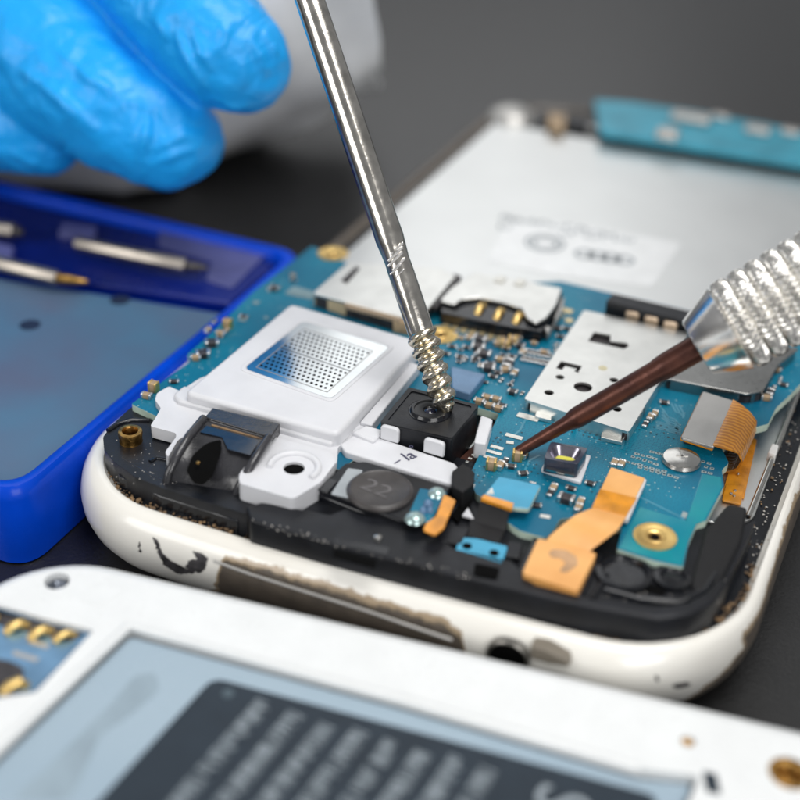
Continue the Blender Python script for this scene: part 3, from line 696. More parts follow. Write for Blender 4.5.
s2 = slab('sim_slot', [(440,300),(452,287),(475,272),(562,288),(556,305),(546,318),(536,323),(527,318),(522,308),(505,302),(478,297),(462,299),(455,304)], .50, .035, STEEL, phone, r=.04, bev=.01, label='white silver SIM slot with three gold contacts')
sb = slab('slot_body', [(441,303),(458,296),(530,305),(563,291),(560,305),(542,331),(500,325),(441,312)], .44, .16, BLACKG, s2, bev=.01)
for x, y in ((480,309),(499,314),(518,318)):
    c0 = P(x, y, .45)
    tube('spring_contact', [c0+Vector((-.0,.12,-.03)), c0+Vector((0,.05,.015)), c0+Vector((0,-.03,.02)), c0+Vector((0,-.09,-.03)), c0+Vector((0,-.10,-.14))], .048, GOLD, s2, 10)
    bm = bmesh.new(); add_box(bm, P(x, y+11, ZB), .09, .07, .04); link('contact_foot', bm, STEEL2, s2, bev=.005)
for x, y in ((500,280),(520,283)): 
    bm = bmesh.new(); add_box(bm, P(x, y, .50), .12, .16, .02); link('slot_clip', bm, PADW, s2, bev=.01)
slab('slot_frame_end', [(540,323),(551,327),(560,300),(565,296),(563,309),(548,333)], .42, .1, GREYM, s2, bev=.01)
bcn = slab('battery_connector', [(606,301),(613,293),(695,312),(690,322)], .56, .27, BLACK, phone, r=.02, bev=.012, label='black battery connector block')
for x, y in ((634,309),(653,314),(672,319)):
    bm = bmesh.new(); add_box(bm, P(x, y-2, .56)+Vector((0,-.02,-.20)), .17, .07, .15); link('battery_contact', bm, mat('tan_contact', (.55,.42,.30), .4, .5) if x == 634 else bpy.data.materials['tan_contact'], bcn, bev=.03)

# ------------------------------------------------------------------ white loudspeaker module
ls = slab('loudspeaker_module', [(157,393),(169,386),(180,391),(200,378),(338,330),(420,350),(370,425),(338,447),(337,462),(322,480),(262,470),(255,457),(268,436),(214,418),(178,440),(168,457),(165,452),(176,437),(176,433),(150,426),(156,417),(161,408),(155,400)], .36, .14, WHITE2, phone, r=.035, bev=.02, seg=3, label='white plastic loudspeaker module')
slab('ear_step', [(173,394),(184,385),(300,420),(338,437),(332,443),(178,400)], .42, .12, WHITE2, ls, r=.04, bev=.025)
up = slab('speaker_box', [(184,392),(291,303),(423,341),(338,434)], .53, .22, WHITE2, ls, r=[.09]*4, bev=.045, seg=4, label='raised white speaker box')
# rim groove and perforated grille
def grow(pts, s): 
    c = sum(pts, Vector())/len(pts); return [c+(p-c)*s for p in pts]
gq = [P(243,369,.531), P(303,321,.531), P(391,347,.531), P(331,400,.531)]
bm = bmesh.new(); A = rounded(grow(gq, 1.07), .10); B = rounded(grow(gq, 1.0), .08)
add_slab(bm, [p+Vector((0,0,.012)) for p in A], .02, [[p+Vector((0,0,.012)) for p in B]]); link('grille_lip', bm, WHITE2, up, bev=.006)
gr = bmesh.new(); Lp = [p+Vector((0,0,.006)) for p in rounded(grow(gq, .985), .08)]
add_slab(gr, Lp, .006)
e1 = gq[1]-gq[0]; e2 = gq[3]-gq[0]           # e1 away from us, e2 to the right
def gp(u, v): return gq[0]+e2*u+e1*v
for (u0, u1, v0, v1) in ((.12,.88,.13,.43), (.12,.88,.53,.83)):
    nu, nv = 15, 6
    for i in range(nu):
        for j in range(nv):
            p = gp(u0+(u1-u0)*(i+(j % 2)*.5)/(nu-.5), v0+(v1-v0)*j/(nv-1)); 
            f = gr.faces.new([gr.verts.new(q) for q in circ(p+Vector((0,0,.0085)), .0165, 8)]); f.material_index = 1
    q = [gp(u0-.025, v0-.05), gp(u1+.025, v0-.05), gp(u1+.025, v1+.05), gp(u0-.025, v1+.05)]
    for a, b in zip(q, q[1:]+q[:1]):
        d = (b-a).normalized(); n_ = Vector((-d.y, d.x, 0))*.005; zz = Vector((0,0,.008))
        f = gr.faces.new([gr.verts.new(v+zz) for v in (a-n_, b-n_, b+n_, a+n_)]); f.material_index = 2
link('speaker_grille', gr, [mat('grille_mirror', (.74,.77,.78), .12, 1, var=.02, rvar=.03), DARK, GREYM], up, smooth=False, label='mirror-like perforated metal grille')
# screw boss block with hole and front wall
hc = P(294,468,.40)
boss = slab('screw_boss', [(252,458),(272,436),(332,452),(336,462),(321,482),(293,499),(239,483),(239,474)], .40, .26, WHITE2, ls, r=.05, bev=.03, seg=3, holes=[circ(hc, .105, 24)])
bm = bmesh.new(); add_slab(bm, circ(hc-Vector((0,0,.03)), .115, 20), .02); link('boss_hole', bm, DARK, boss)
tube('boss_collar', [hc+Vector((.24*math.cos(a), .24*math.sin(a), .005)) for a in [math.radians(t) for t in range(-20, 215, 12)]], .035, WHITE2, boss, 10)
# arm between the camera and the earpiece
arm = slab('module_arm', [(338,440),(352,430),(388,440),(455,463),(460,470),(452,484),(400,468),(345,451)], .36, .2, WHITE2, ls, r=.03, bev=.03, seg=3)
slab('arm_ridge', [(352,432),(366,425),(384,430),(374,441)], .40, .1, WHITE2, arm, r=.03, bev=.02)
def tongue(name, a, b, h, th, m, parent):
    'upright plate between two foot points'
    bm = bmesh.new(); d = (b-a).normalized(); n_ = Vector((-d.y, d.x, 0))*th; lp = [a, b, b+Vector((0,0,h)), a+Vector((0,0,h))]
    lp = rounded(lp, [0,0,.05,.05])
    vs = [bm.verts.new(p) for p in lp]; f = bm.faces.new(vs); r = bmesh.ops.extrude_face_region(bm, geom=[f]); bmesh.ops.translate(bm, verts=[g for g in r['geom'] if isinstance(g, bmesh.types.BMVert)], vec=n_)
    return link(name, bm, m, parent, bev=.012)
tongue('camera_clip', P(380,439,.36), P(398,444,.36), .17, .05, WHITE2, ls)
tongue('camera_clip', P(423,452,.36), P(443,458,.36), .17, .05, WHITE2, ls)
slab('camera_clip', [(474,442),(481,415),(493,419),(486,444)], .43, .2, WHITE2, ls, r=.03, bev=.025)
slab('module_rail', [(360,422),(412,362),(420,365),(382,412),(372,425)], .40, .12, WHITE2, ls, r=.02, bev=.02)
lettering('stamped_mark', 'la', .20, P(409,456,.363)+Vector((0,0,.002)), math.radians(62), PRINTD, ls)
lettering('stamped_mark', 'l', .12, P(397,462,.363)+Vector((0,0,.002)), math.radians(-20), PRINTD, ls)
lettering('stamped_mark', '\u00b0', .16, P(414,449,.363)+Vector((0,0,.002)), math.radians(62), PRINTD, ls)

# ------------------------------------------------------------------ camera module
cz = .53
cm = slab('camera_module', [(380,423),(409,388),(479,406),(452,439)], cz, .42, BLACK, phone, r=.03, bev=.014, label='square black camera module')
cq = [P(380,423,cz), P(409,388,cz), P(479,406,cz), P(452,439,cz)]
bm = bmesh.new(); i_ = grow(cq, .86); add_slab(bm, [p+Vector((0,0,.012)) for p in rounded(cq, .03)], .012, [[p+Vector((0,0,.012)) for p in rounded(i_, .04)]]); link('camera_border', bm, BLACK, cm, bev=.004)
cc = P(430,411,cz)
lathe('lens_ring', cc, [(.225,.002),(.225,.004),(.215,-.0),(.205,.004),(.19,.03),(.18,.034),(.165,.032),(.16,.018),(.075,.016),(.07,.012),(.055,-.0),(.05,.004)], [BLACKG, mat('lens_barrel_black', (.016,.017,.019), .42)], cm, 40, mis=[0,0,0,0,0,1,1,1,0,0,0])
lathe('lens', cc, [(.056,.004),(.04,.016),(.02,.021),(.001,.022)], LENS, cm, 24)
slab('camera_flex', [(455,463),(482,437),(497,418),(498,424),(470,478)], .14, .03, mat('camera_flex_brown', (.08,.03,.02), .4), cm, bev=0)

# ------------------------------------------------------------------ smoky audio socket cover
L_px = [(213,408,.53),(205,417,.53),(204,419,.50),(189,437,.48),(177,457,.40),(169,474,.27),(166,487,.14),(166,497,.02)]
R_px = [(280,424,.53),(271,437,.53),(269,438,.50),(258,455,.48),(249,470,.40),(240,486,.27),(235,498,.14),(234,508,.02)]
bm = bmesh.new()
A = [P(*q) for q in L_px]; B = [P(*q) for q in R_px]; n = len(A); K = 8
grid = [[bm.verts.new(a.lerp(b, k/K) + Vector((0,0,-.035*(1 if 0 < k < K and i > 2 else 0)))) for k in range(K+1)] for i, (a, b) in enumerate(zip(A, B))]
for i in range(n-1):
    for k in range(K): bm.faces.new((grid[i][k], grid[i+1][k], grid[i+1][k+1], grid[i][k+1]))
bmesh.ops.recalc_face_normals(bm, faces=bm.faces[:])
bmesh.ops.solidify(bm, geom=bm.faces[:], thickness=.05)
so = link('audio_socket', bm, SMOKE, phone, bev=.012, label='smoky black curved audio socket cover')
tube('socket_wing', [p+Vector((.0,0,.01)) for p in A[2:]], .045, SMOKE, so, 10)
tube('socket_wing', [p+Vector((.0,0,.01)) for p in B[2:]], .045, SMOKE, so, 10)
bm = bmesh.new()
body = [[P(x, y, z-.05) for x, y, z in L_px], [P(x, y, z-.05) for x, y, z in R_px]]
for s in body:
    f = bm.faces.new([bm.verts.new(p) for p in s]+[bm.verts.new(Vector((s[-1].x, s[-1].y, Z0-.05))), bm.verts.new(Vector((s[0].x, s[0].y, Z0-.05)))])
bm.verts.ensure_lookup_table(); h_ = len(bm.verts)//2
for i in range(h_): bm.faces.new((bm.verts[i], bm.verts[(i+1) % h_], bm.verts[h_+(i+1) % h_], bm.verts[h_+i]))
link('socket_body', bm, SMOKE, so)
bm = bmesh.new()
tear = rounded([P(187,472,.375), P(193,456,.42), P(207,444,.475), P(222,440,.495), P(222,452,.47), P(214,476,.38), P(204,486,.32), P(194,484,.325)], .04)
bm.faces.new([bm.verts.new(p+Vector((0,-.01,.015))) for p in tear]); bmesh.ops.triangulate(bm, faces=bm.faces[:])
link('socket_opening', bm, DARK, so, label='dark tear-shaped socket opening')
for x, y in ((198,463),):
    lathe('socket_contact', P(x, y, .47), [(.022,0),(.018,.012),(.001,.015)], BRASS, so, 10)
slab('socket_window', [(208,421),(262,437),(250,455),(228,449),(222,437),(200,432)], .487, .008, mat('smoky_window', (.012,.017,.028), .12, coat=.4), so, bev=0)
slab('socket_lip', [(212,424),(266,439),(265.3,440),(211.3,425)], .50, .02, DIRT, so, bev=0)
slab('socket_base', [(172,494),(234,511),(276,522),(274,528),(230,518),(172,500)], .05, .1, BLACKG, phone, bev=.01)

# ------------------------------------------------------------------ earpiece
ez = .34
ep = slab('earpiece', [(318,488),(345,463),(365,461),(452,487),(427,523),(400,520)], ez, .14, BLACK, phone, r=.03, bev=.02, label='dark earpiece with stamped round disc')
slab('earpiece_bed', [(312,492),(345,457),(470,488),(440,530),(400,527)], .27, .1, BLACKG, phone, r=.03, bev=.02)
slab('earpiece_pad', [(331,494),(348,468),(363,470),(349,498)], ez+.012, .01, mat('grey_mesh_pad', (.34,.37,.39), .6), ep, r=.02, bev=0)
slab('earpiece_edge', [(318,489),(330,478),(338,481),(327,493)], ez+.02, .02, BLACKG, ep, bev=.006)
dc = P(380,492,ez)
lathe('earpiece_disc', dc, [(.325,.0),(.325,.02),(.305,.045),(.285,.05),(.275,.044),(.001,.044)], GREYDISC, ep, 40)
lettering('stamped_digits', '22', .26, dc+Vector((-.03,-.02,.045)), math.radians(-8), GREYTXT, ep, sx=1.25)
eb = slab('earpiece_board', [(420,488),(447,492),(430,523),(407,518)], ez+.03, .04, PCB, ep, bev=.005)
for x, y, rr in ((437,494,.09),(415,519,.10),(428,505,.05),(423,512,.04),(430,512,.035)):
    lathe('solder_bead', P(x, y, ez+.03), [(rr,0),(rr*.8,.035),(rr*.4,.055),(.001,.06)], mat('solder_blob', (.42,.56,.55), .18, .6) if rr == .09 else (bpy.data.materials['solder_blob'] if rr > .06 else CHIPB), ep, 14)
slab('earpiece_flex', [(444,494),(456,500),(447,520),(444,528),(435,535),(423,530),(426,523),(436,516)], .40, .02, [KAPTON], phone, r=.03, bev=.004, label='orange flex tail of the earpiece')
# black stop, white arrowhead, gap beside the board
slab('rubber_stop', [(452,471),(463,463),(475,472),(474,484),(463,492),(452,486)], .42, .3, RUBBER, phone, r=.02, bev=.025)
slab('frame_gap', [(452,486),(469,488),(470,505),(458,522),(450,514)], .235, .02, DARK, phone, bev=0)
slab('white_arrow', [(468,507),(474,518),(462,515)], .26, .03, WHITE2, phone, bev=.008)
slab('flex_guide', [(440,523),(470,528),(462,545),(435,540)], .27, .06, BLACK, phone, r=.02, bev=.015)
slab('flex_guide', [(470,520),(505,530),(500,542),(466,535)], .255, .05, RUBBER, phone, r=.02, bev=.015)

# dust lying on the black parts
bm = bmesh.new(); rd = random.Random(4)
def speck(p, r): bmesh.ops.create_icosphere(bm, subdivisions=1, radius=r, matrix=Matrix.Translation(p) @ Matrix.Diagonal((rd.uniform(.7,1.6), rd.uniform(.7,1.3), .5, 1)))
for _ in range(90):
    t = rd.random(); x = 792+(748-792)*t+rd.uniform(-9,9); y = 420+(560-420)*t+rd.uniform(-10,10); speck(P(x, y, -.05), rd.uniform(.004,.011))
for _ in range(60): speck(P(rd.uniform(112,200), rd.uniform(440,485), .2), rd.uniform(.003,.007))
for _ in range(70): speck(P(rd.uniform(600,730), rd.uniform(575,606), .2), rd.uniform(.003,.008))
for _ in range(60):
    x = rd.uniform(250,470); speck(P(x, 517+(x-250)*.255+rd.uniform(0,8), .272), rd.uniform(.003,.008))
tag(link('surface_dust', bm, mat('pale_dust', (.55,.52,.48), .8), phone), kind='stuff')

# ================================================================== FOREGROUND HOUSING AND BATTERY
hsg = empty('phone_housing', (4.5,-4,0), 'white phone housing in the foreground with screw holes and a blue SIM tray', 'phone')
A0 = Vector((.95,-1.02,Z0)); ang = math.atan2(-.62+1.0, 5.95-1.4)
ux = Vector((math.cos(.094), math.sin(.094), 0)); uy = Vector((-ux.y, ux.x, 0))
def hq(u, v, z=0): return Vector((0.28,-1.12,Z0+z)) + ux*u - uy*v
def hout(off, z):
    'outline of the housing: its far edge follows the photographed edge, the rest is square to it'
    pts = [Vector(p+(0,)) for p in ((2.75,-.74),(5.0,-.50),(7.46,-.17))]
    e = (pts[2]-pts[0]).normalized(); n_ = Vector((-e.y, e.x, 0))
    tl, tr = Vector((.33,-1.04,0)), Vector((11.2,.30,0)); bl_, br_ = tl-n_*7.2, tr-n_*7.2
    c = [tl, tr, br_, bl_]; out = []
    for i, p in enumerate(c):
        d1 = (c[i-1]-p).normalized(); d2 = (c[(i+1) % 4]-p).normalized(); q = p-(d1+d2)*off; rr = 1.0+off
        o = q+(d1+d2)*rr
        for k in range(13):
            t = k/12*math.pi/2; out.append(o-d2*rr*math.cos(t)-d1*rr*math.sin(t))
        nx = c[(i+1) % 4]; d3 = (c[(i+2) % 4]-nx).normalized(); q2 = nx-((p-nx).normalized()+d3)*off
        ee = out[-1]; ss = q2+(p-nx).normalized()*rr
        for k in range(1, 20): out.append(ee.lerp(ss, k/20))
    for q in out: q.z = Z0+z
    return out
# cavity loops at rim height
def toh(x, y): return P(x, y, 0)
BT = [P(128,626,0), P(400,699,0), P(560,745,0), P(650,772,0), P(719,778,0)]
bdir = ((P(719,778,0)-P(128,626,0)).normalized()); bdn = Vector((bdir.y, -bdir.x, 0))
ldir = (P(0,747,0)-P(128,626,0)).normalized()
wB = (P(719,778,0)-P(128,626,0)).length
bat_loop = [P(128,626,0), P(400,699,0), P(640,769,0), P(700,776,0)]
bat_loop = bat_loop + [bat_loop[-1]+ldir*6, bat_loop[0]+ldir*6]
cav = rounded(bat_loop, .06)
sim = rounded([P(-25,596,0), P(40,617,0), P(94,630,0), P(36,692,0), P(-60,706,0)], .03)
sh_ = bmesh.new()
T0 = hout(-.14, 0)
screw_c = P(57,581,0); ins_c = P(790,773,0); dot_c = P(688,741,0)
add_slab(sh_, T0, .35, [cav, sim, circ(screw_c, .115, 20), circ(ins_c, .17, 20), circ(dot_c, .06, 14)])
prof2 = [(-.141,-.0),(-.08,-.012),(-.03,-.05),(.0,-.13),(.0,-.3),(-.03,-.5),(-.12,-.7),(-.3,-.85)]
rg = [[sh_.verts.new(q) for q in hout(o, z)] for o, z in prof2]
for a, b in zip(rg, rg[1:]):
    for j in range(len(a)): sh_.faces.new((a[j], a[(j+1) % len(a)], b[(j+1) % len(a)], b[j]))
sh_.faces.new(rg[-1])
shell = link('shell', sh_, WHITE3, hsg)
bm = bmesh.new(); add_slab(bm, [p for p in hout(-.25, -.30)], .03); link('cavity_floor', bm, WHITE3, hsg)
# bevelled lip round the battery bay
bm = bmesh.new(); lp_ = [bat_loop[5], bat_loop[0], bat_loop[1], bat_loop[2], bat_loop[3]]
tube_pts(bm, [p+Vector((0,0,-.01)) for p in (lp_[0]-uy*0, *lp_[1:4])], .045, 10); link('bay_lip', bm, WHITE3, hsg)
lathe('screw_head', screw_c-Vector((0,0,.10)), [(.115,0),(.115,.02),(.09,.05),(.05,.06),(.03,.03),(.001,.03)], mat('blued_steel', (.22,.24,.28), .3, 1), hsg, 20)
lathe('screw_insert', ins_c-Vector((0,0,.10)), [(.17,0),(.17,.09),(.12,.095),(.09,.06),(.085,.0),(.001,-.02)], [BRASS, DARK], hsg, 22, mis=[0,0,0,0,1])
lathe('screw_insert', dot_c-Vector((0,0,.06)), [(.06,0),(.05,.03),(.001,.02)], BRASS, hsg, 14)
slab('bay_notch', [(702,770),(717,773),(722,795),(706,792)], .004, .2, LABEL, hsg, r=.03, bev=.01)
slab('embossed_mark', [(78,600),(102,585),(125,588),(101,606)], .004, .004, WHITE3, hsg, r=.05, bev=.002)
st = slab('sim_tray', [(-25,599),(40,619),(93,631),(36,690),(-60,704)], -.05, .05, SIMB, hsg, r=.02, bev=.01, label='blue reflecting SIM tray with gold contacts')
for x, y, s in ((17,628,1),(41,634,1),(65,637,.8),(15,688,1.15),(-14,620,1)):
    c0 = P(x, y, -.04)
    tube('spring_contact', [c0+Vector((.05,.07,-.02)), c0+Vector((.02,.03,.04*s)), c0+Vector((-.02,-.03,.04*s)), c0+Vector((-.05,-.08,-.01))], .042*s, GOLD, st, 10)
slab('tray_slot', [(-20,606),(70,630),(84,634),(70,641),(-10,622)], -.044, .004, CERDK, st, bev=0)
slab('tray_slot', [(-20,656),(10,661),(24,668),(22,684),(0,697),(-30,690)], -.044, .004, CERDK, st, r=.04, bev=0)
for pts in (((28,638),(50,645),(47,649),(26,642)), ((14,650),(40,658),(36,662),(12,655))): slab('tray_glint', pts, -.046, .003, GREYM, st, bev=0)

zb = -.06
bl = [P(131,630,zb), P(400,703,zb), P(640,773,zb), P(700,779,zb)]
bl = [bat_loop[0]+Vector((.04,-.04,0)), bat_loop[1]+Vector((0,-.035,0)), bat_loop[2]+Vector((0,-.035,0)), bat_loop[3]+Vector((-.035,-.035,0)), bat_loop[4]+Vector((-.035,0,0)), bat_loop[5]+Vector((.04,0,0))]
bl = [Vector((p.x, p.y, Z0+zb)) for p in bl]
bat = empty('battery', (bl[0].x+2, bl[0].y-2.5, Z0-.3), 'pale blue grey phone battery with dark printed label seated in the white housing', 'battery')
bm = bmesh.new(); add_slab(bm, rounded(bl, .07), .21); link('cell', bm, BATT, bat, bev=.035)
# dark label
q0 = P(213,678,zb); q1 = P(660,797,zb); q2 = q0+ldir*5.5; q3 = q1+ldir*5.5
lbl = wslab('label_sticker', [tuple(p+Vector((0,0,.006))) for p in (q0, q1, q3, q2)], .005, LABEL, bat, r=.12, bev=0)
bm = bmesh.new()
for i, (x, y) in enumerate(((257,699),(290,709),(322,719),(353,728),(386,737),(417,746),(450,755),(481,764))):
    a = P(x, y, zb); dash_row(bm, a+ldir*(.02*(i % 3)), a+ldir*(5.0-.3*(i % 2)), .155, 0, .97, 20+i, .036)
for v in bm.verts: v.co.z = Z0+zb+.009
link('label_print', bm, PRINT, bat, smooth=False)
lang = math.atan2(ldir.y, ldir.x)
lettering('label_letters', 'S', .62, P(566,805,zb)+Vector((0,0,.009)), lang+math.pi, PRINT, bat, sx=1.0)
lathe('label_dot', P(228,694,zb)+Vector((0,0,.006)), [(.05,0),(.05,.002),(.001,.002)], mat('dot_ink', (.06,.09,.11), .4), bat, 14)
bm = bmesh.new(); rw = random.Random(5)
pp = [(10,800),(45,770),(80,735),(110,705),(135,675),(155,672),(160,690),(130,715),(100,735),(88,762),(70,800)]
add_slab(bm, rounded([P(x, y, zb+.003) for x, y in pp], .08), .003); link('glue_stain', bm, mat('faint_stain', (.26,.335,.39), .5, var=.04), bat)

# ================================================================== BLUE TOOL CASE
case = empty('tool_case', (-3.6, 2.6, 0), 'open shiny blue plastic tool case with a grey blue lining', 'case')
def cl(x0, y0, x1, y1, z, r): return rounded([Vector((x0,y0,Z0+z)), Vector((x1,y0,Z0+z)), Vector((x1,y1,Z0+z)), Vector((x0,y1,Z0+z))], r, 8)
X0, Y0, X1, Y1 = -9.0, -.52, -.10, 5.66
bm = bmesh.new()
pr = [(.03,-.88,.35),(.03,-.80,.4),(-.0,-.15,.4),(-.02,-.05,.4),(-.06,-.005,.38),(-.12,.0,.36),(-.17,-.02,.34),(-.2,-.06,.32),(-.22,-.16,.3),(-.24,-.30,.3)]
rg = [[bm.verts.new(p) for p in cl(X0-o, Y0-o, X1+o, Y1+o, z, r)] for o, z, r in pr]
for a, b in zip(rg, rg[1:]):
    for j in range(len(a)): bm.faces.new((a[j], a[(j+1) % len(a)], b[(j+1) % len(a)], b[j]))
bm.faces.new(rg[-1]); bm.faces.new(rg[0])
link('case_tray', bm, CASEB, case)
lin = wslab('case_lining', [(X0+.3,Y0+.3,Z0-.2),(X1-.26,Y0+.3,Z0-.2),(X1-.26,3.95,Z0-.2),(X0+.3,2.5,Z0-.2)], .08, CASEIN, case, r=.08, bev=.01)
for x, y in ((120,300),(30,325)): lathe('lining_dot', P(x, y, -.2), [(.13,0),(.13,.004),(.001,.004)], mat('dot_blue', (.01,.02,.05), .5), case, 16)
# bit rack at the far side: a block with rest bars
wslab('bit_rack', [(X0+.3,2.6,Z0-.12),(X1-.3,4.1,Z0-.12),(X1-.3,Y1-.28,Z0-.12),(X0+.3,Y1-.28,Z0-.12)], .15, RACK, case, bev=.04)
slab('rack_tab', [(62,222),(96,226),(94,236),(58,232)], .0, .12, CASELIP, case, bev=.02)
slab('rack_tab', [(-10,240),(14,246),(10,258),(-12,254)], .0, .12, CASELIP, case, bev=.02)
slab('rack_panel', [(160,222),(272,248),(232,288),(205,280),(212,262),(158,246)], -.1, .02, CASELIP, case, r=.08, bev=.01)
def bit(x0, y0, x1, y1, xt, yt, z, rad, label):
    a, b, t = P(x0, y0, z), P(x1, y1, z), P(xt, yt, z-.02)
    e = empty('screwdriver_bit', (a+b)/2, label, 'bit', 'bits lying in the blue case')
    d = (b-a).normalized()
    bm = bmesh.new(); tube_pts(bm, [a, a+d*.03, b-d*.03, b], [rad*.85, rad, rad, rad*.8], 6); link('hex_shank', bm, mat('warm_steel', (.50,.45,.39), .42, 1) if 'warm_steel' not in bpy.data.materials else bpy.data.materials['warm_steel'], e, bev=.01)
    tube('bit_tip', [b, b.lerp(t, .5), t], [rad*.75, rad*.65, rad*.25], BRASS if 'left' in label else CERDK, e, 12)
bit(76,243,186,266,208,268,.06,.10,'long silver bit with a dark tip, nearest the case corner')
bit(-22,258,58,278,88,282,.0,.10,'silver bit with a brown tip at the left edge of the picture')
bit(-40,224,14,231,24,233,.1,.12,'bright white gleaming bit end behind the other bits')

# ================================================================== METAL PROBE
tip = P(448,412,.545)
dep = (tip-CP).dot(_fw)
def ray_dep(x, y, d=dep): return D(x, y, d)
probe = empty('metal_probe', tip, 'silver rod with a spiral threaded tip resting on the camera module', 'tool')
top = ray_dep(293,-50, dep+.25); ax_ = (tip-top).normalized()
L_ = (tip-top).length
ppx = L_/ math.hypot(448-293, 412+50)         # cm per pixel along the rod
def along(y_px): return tip + (top-tip)*((412-y_px)/(412+50.0))
bm = bmesh.new(); R_ = .155
ys = [-45,60,150,225,240,252,262,272,330,337]; rs = [.155,.153,.15,.148,.152,.14,.132,.136,.138,.128]
tube_pts(bm, [along(y) for y in ys], rs, 28); shf = link('shaft', bm, mat('rod_steel', (.60,.57,.52), .17, 1, var=.10, vs=5, bump=.12, bs=11, rvar=.07), probe)
# threaded end: a helical ridge swept round a tapering core
nrm1 = ax_.orthogonal().normalized(); nrm2 = ax_.cross(nrm1)
bm = bmesh.new(); s0 = along(333); LT = (tip-s0).length; NS, NA = 150, 30; prev = None; pitch_ = LT/6.3
for i in range(NS+1):
    t = i/NS; p = s0 + (tip-s0)*t
    core = .150 if t < .2 else .150 - (t-.2)*.035
    if t > .86: core *= 1-(t-.86)/.14*.55
    ringv = []
    for j in range(NA):
        a = 2*math.pi*j/NA; ph = (t*LT/pitch_ - j/NA) % 1
        rid = max(0, 1-(abs(ph-.5)/.40)**2)
        r = core*(.85 + .26*rid*(1 if t < .95 else .3)) + .004*noise.noise(Vector((a*2, t*20, 1)))
        ringv.append(bm.verts.new(p + (nrm1*math.cos(a)+nrm2*math.sin(a))*r))
    if prev:
        for j in range(NA): bm.faces.new((prev[j], prev[(j+1) % NA], ringv[(j+1) % NA], ringv[j]))
    else: bm.faces.new(ringv)
    prev = ringv
bm.faces.new(prev[::-1])
link('threaded_tip', bm, mat('brassy_steel', (.70,.68,.64), .18, 1, vs=9, col2=(.60,.50,.31), bump=.12, bs=30), probe)
# scar on the shaft
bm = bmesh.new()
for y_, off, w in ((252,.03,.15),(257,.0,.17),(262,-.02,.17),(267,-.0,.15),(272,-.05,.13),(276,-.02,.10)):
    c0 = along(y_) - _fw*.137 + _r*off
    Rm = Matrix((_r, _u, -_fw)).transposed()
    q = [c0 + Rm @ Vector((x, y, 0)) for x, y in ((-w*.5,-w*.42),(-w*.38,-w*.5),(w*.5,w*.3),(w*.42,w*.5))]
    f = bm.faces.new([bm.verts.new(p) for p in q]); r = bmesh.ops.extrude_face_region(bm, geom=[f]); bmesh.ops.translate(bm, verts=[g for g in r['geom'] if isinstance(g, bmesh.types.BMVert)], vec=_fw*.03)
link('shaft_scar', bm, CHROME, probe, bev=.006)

# ================================================================== PRECISION SCREWDRIVER
t2 = P(516,453,ZB+.06); d2 = (t2-CP).dot(_fw)
end2 = D(835,268, d2-.8)
drv = empty('precision_screwdriver', t2, 'precision screwdriver with brown copper shaft and knurled silver collar', 'screwdriver')
axd = (end2-t2).normalized(); Ltot = (end2-t2).length
def tpar(x):                                  # distance along the tool at which it crosses a picture column
    lo, hi = 0, Ltot*1.3
    for _ in range(40):
        m_ = (lo+hi)/2; p = t2+axd*m_; dd = p-CP; q = 400+FPX*dd.dot(_r)/dd.dot(_fw)
        if q < x: lo = m_
        else: hi = m_
    return lo
def rpx(px_r, s):                             # radius in cm of a half-width in pixels there
    p = t2+axd*s; return px_r*((p-CP).dot(_fw))/FPX
bp_ = [(514.5,3.6),(517,5.4),(566,7.6),(569,8.2),(574,10.2),(578,10.9),(655,11.6),(660,12.6),(668,13.4),(730,14)]
prof = [(rpx(r, tpar(x)), tpar(x)) for x, r in bp_]
sh = lathe('shaft', t2, prof, COPPER, drv, 32, axis=axd)
# flattened working end
bm = bmesh.new(); s_ = tpar(514)
kk = [(692,27),(690,33),(700,46),(722,57),(727,58),(729,50)]
prof = [(rpx(10, tpar(697)), tpar(699)),(rpx(29, tpar(697)), tpar(697)),(rpx(31, tpar(698)), tpar(698.5)),(rpx(45, tpar(727)), tpar(727)),(rpx(47, tpar(730)), tpar(730)),(rpx(44, tpar(732)), tpar(732)),(rpx(38, tpar(733)), tpar(736))]
lathe('collar', t2, prof, CHROME, drv, 48, axis=axd, label='polished conical collar')
# knurled rings: four beaded bands with ribs and grooves between them
x_ = axd.orthogonal().normalized(); y_ = axd.cross(x_)
NR_ = 46; NA = NR_*6; bm = bmesh.new(); sK0 = tpar(733); sK1 = tpar(868); NB = 8; NSB = 10; prev = None
base_r = rpx(48.5, tpar(745))
for b_ in range(NB):
    for i in range(NSB+1):
        t = i/NSB; s = sK0 + (sK1-sK0)*(b_+t)/NB
        env = max(0, math.sin(math.pi*t))**.3
        ringv = []
        for j in range(NA):
            a = 2*math.pi*j/NA
            r1 = .5+.5*math.cos(a*NR_ + t*2.6 + b_*1.3); r2 = .5+.5*math.cos(a*NR_*.5 - t*5.2 + b_*.7)
            r = base_r*(.895 + .04*env + .07*env*(r1**.8) + .004*r2)
            ringv.append(bm.verts.new(t2+axd*s + (x_*math.cos(a)+y_*math.sin(a))*r))
        if prev:
            for j in range(NA): bm.faces.new((prev[j], prev[(j+1) % NA], ringv[(j+1) % NA], ringv[j]))
        else: bm.faces.new(ringv)
        prev = ringv
bm.faces.new(prev[::-1])
link('knurled_grip', bm, CHROMEK, drv)

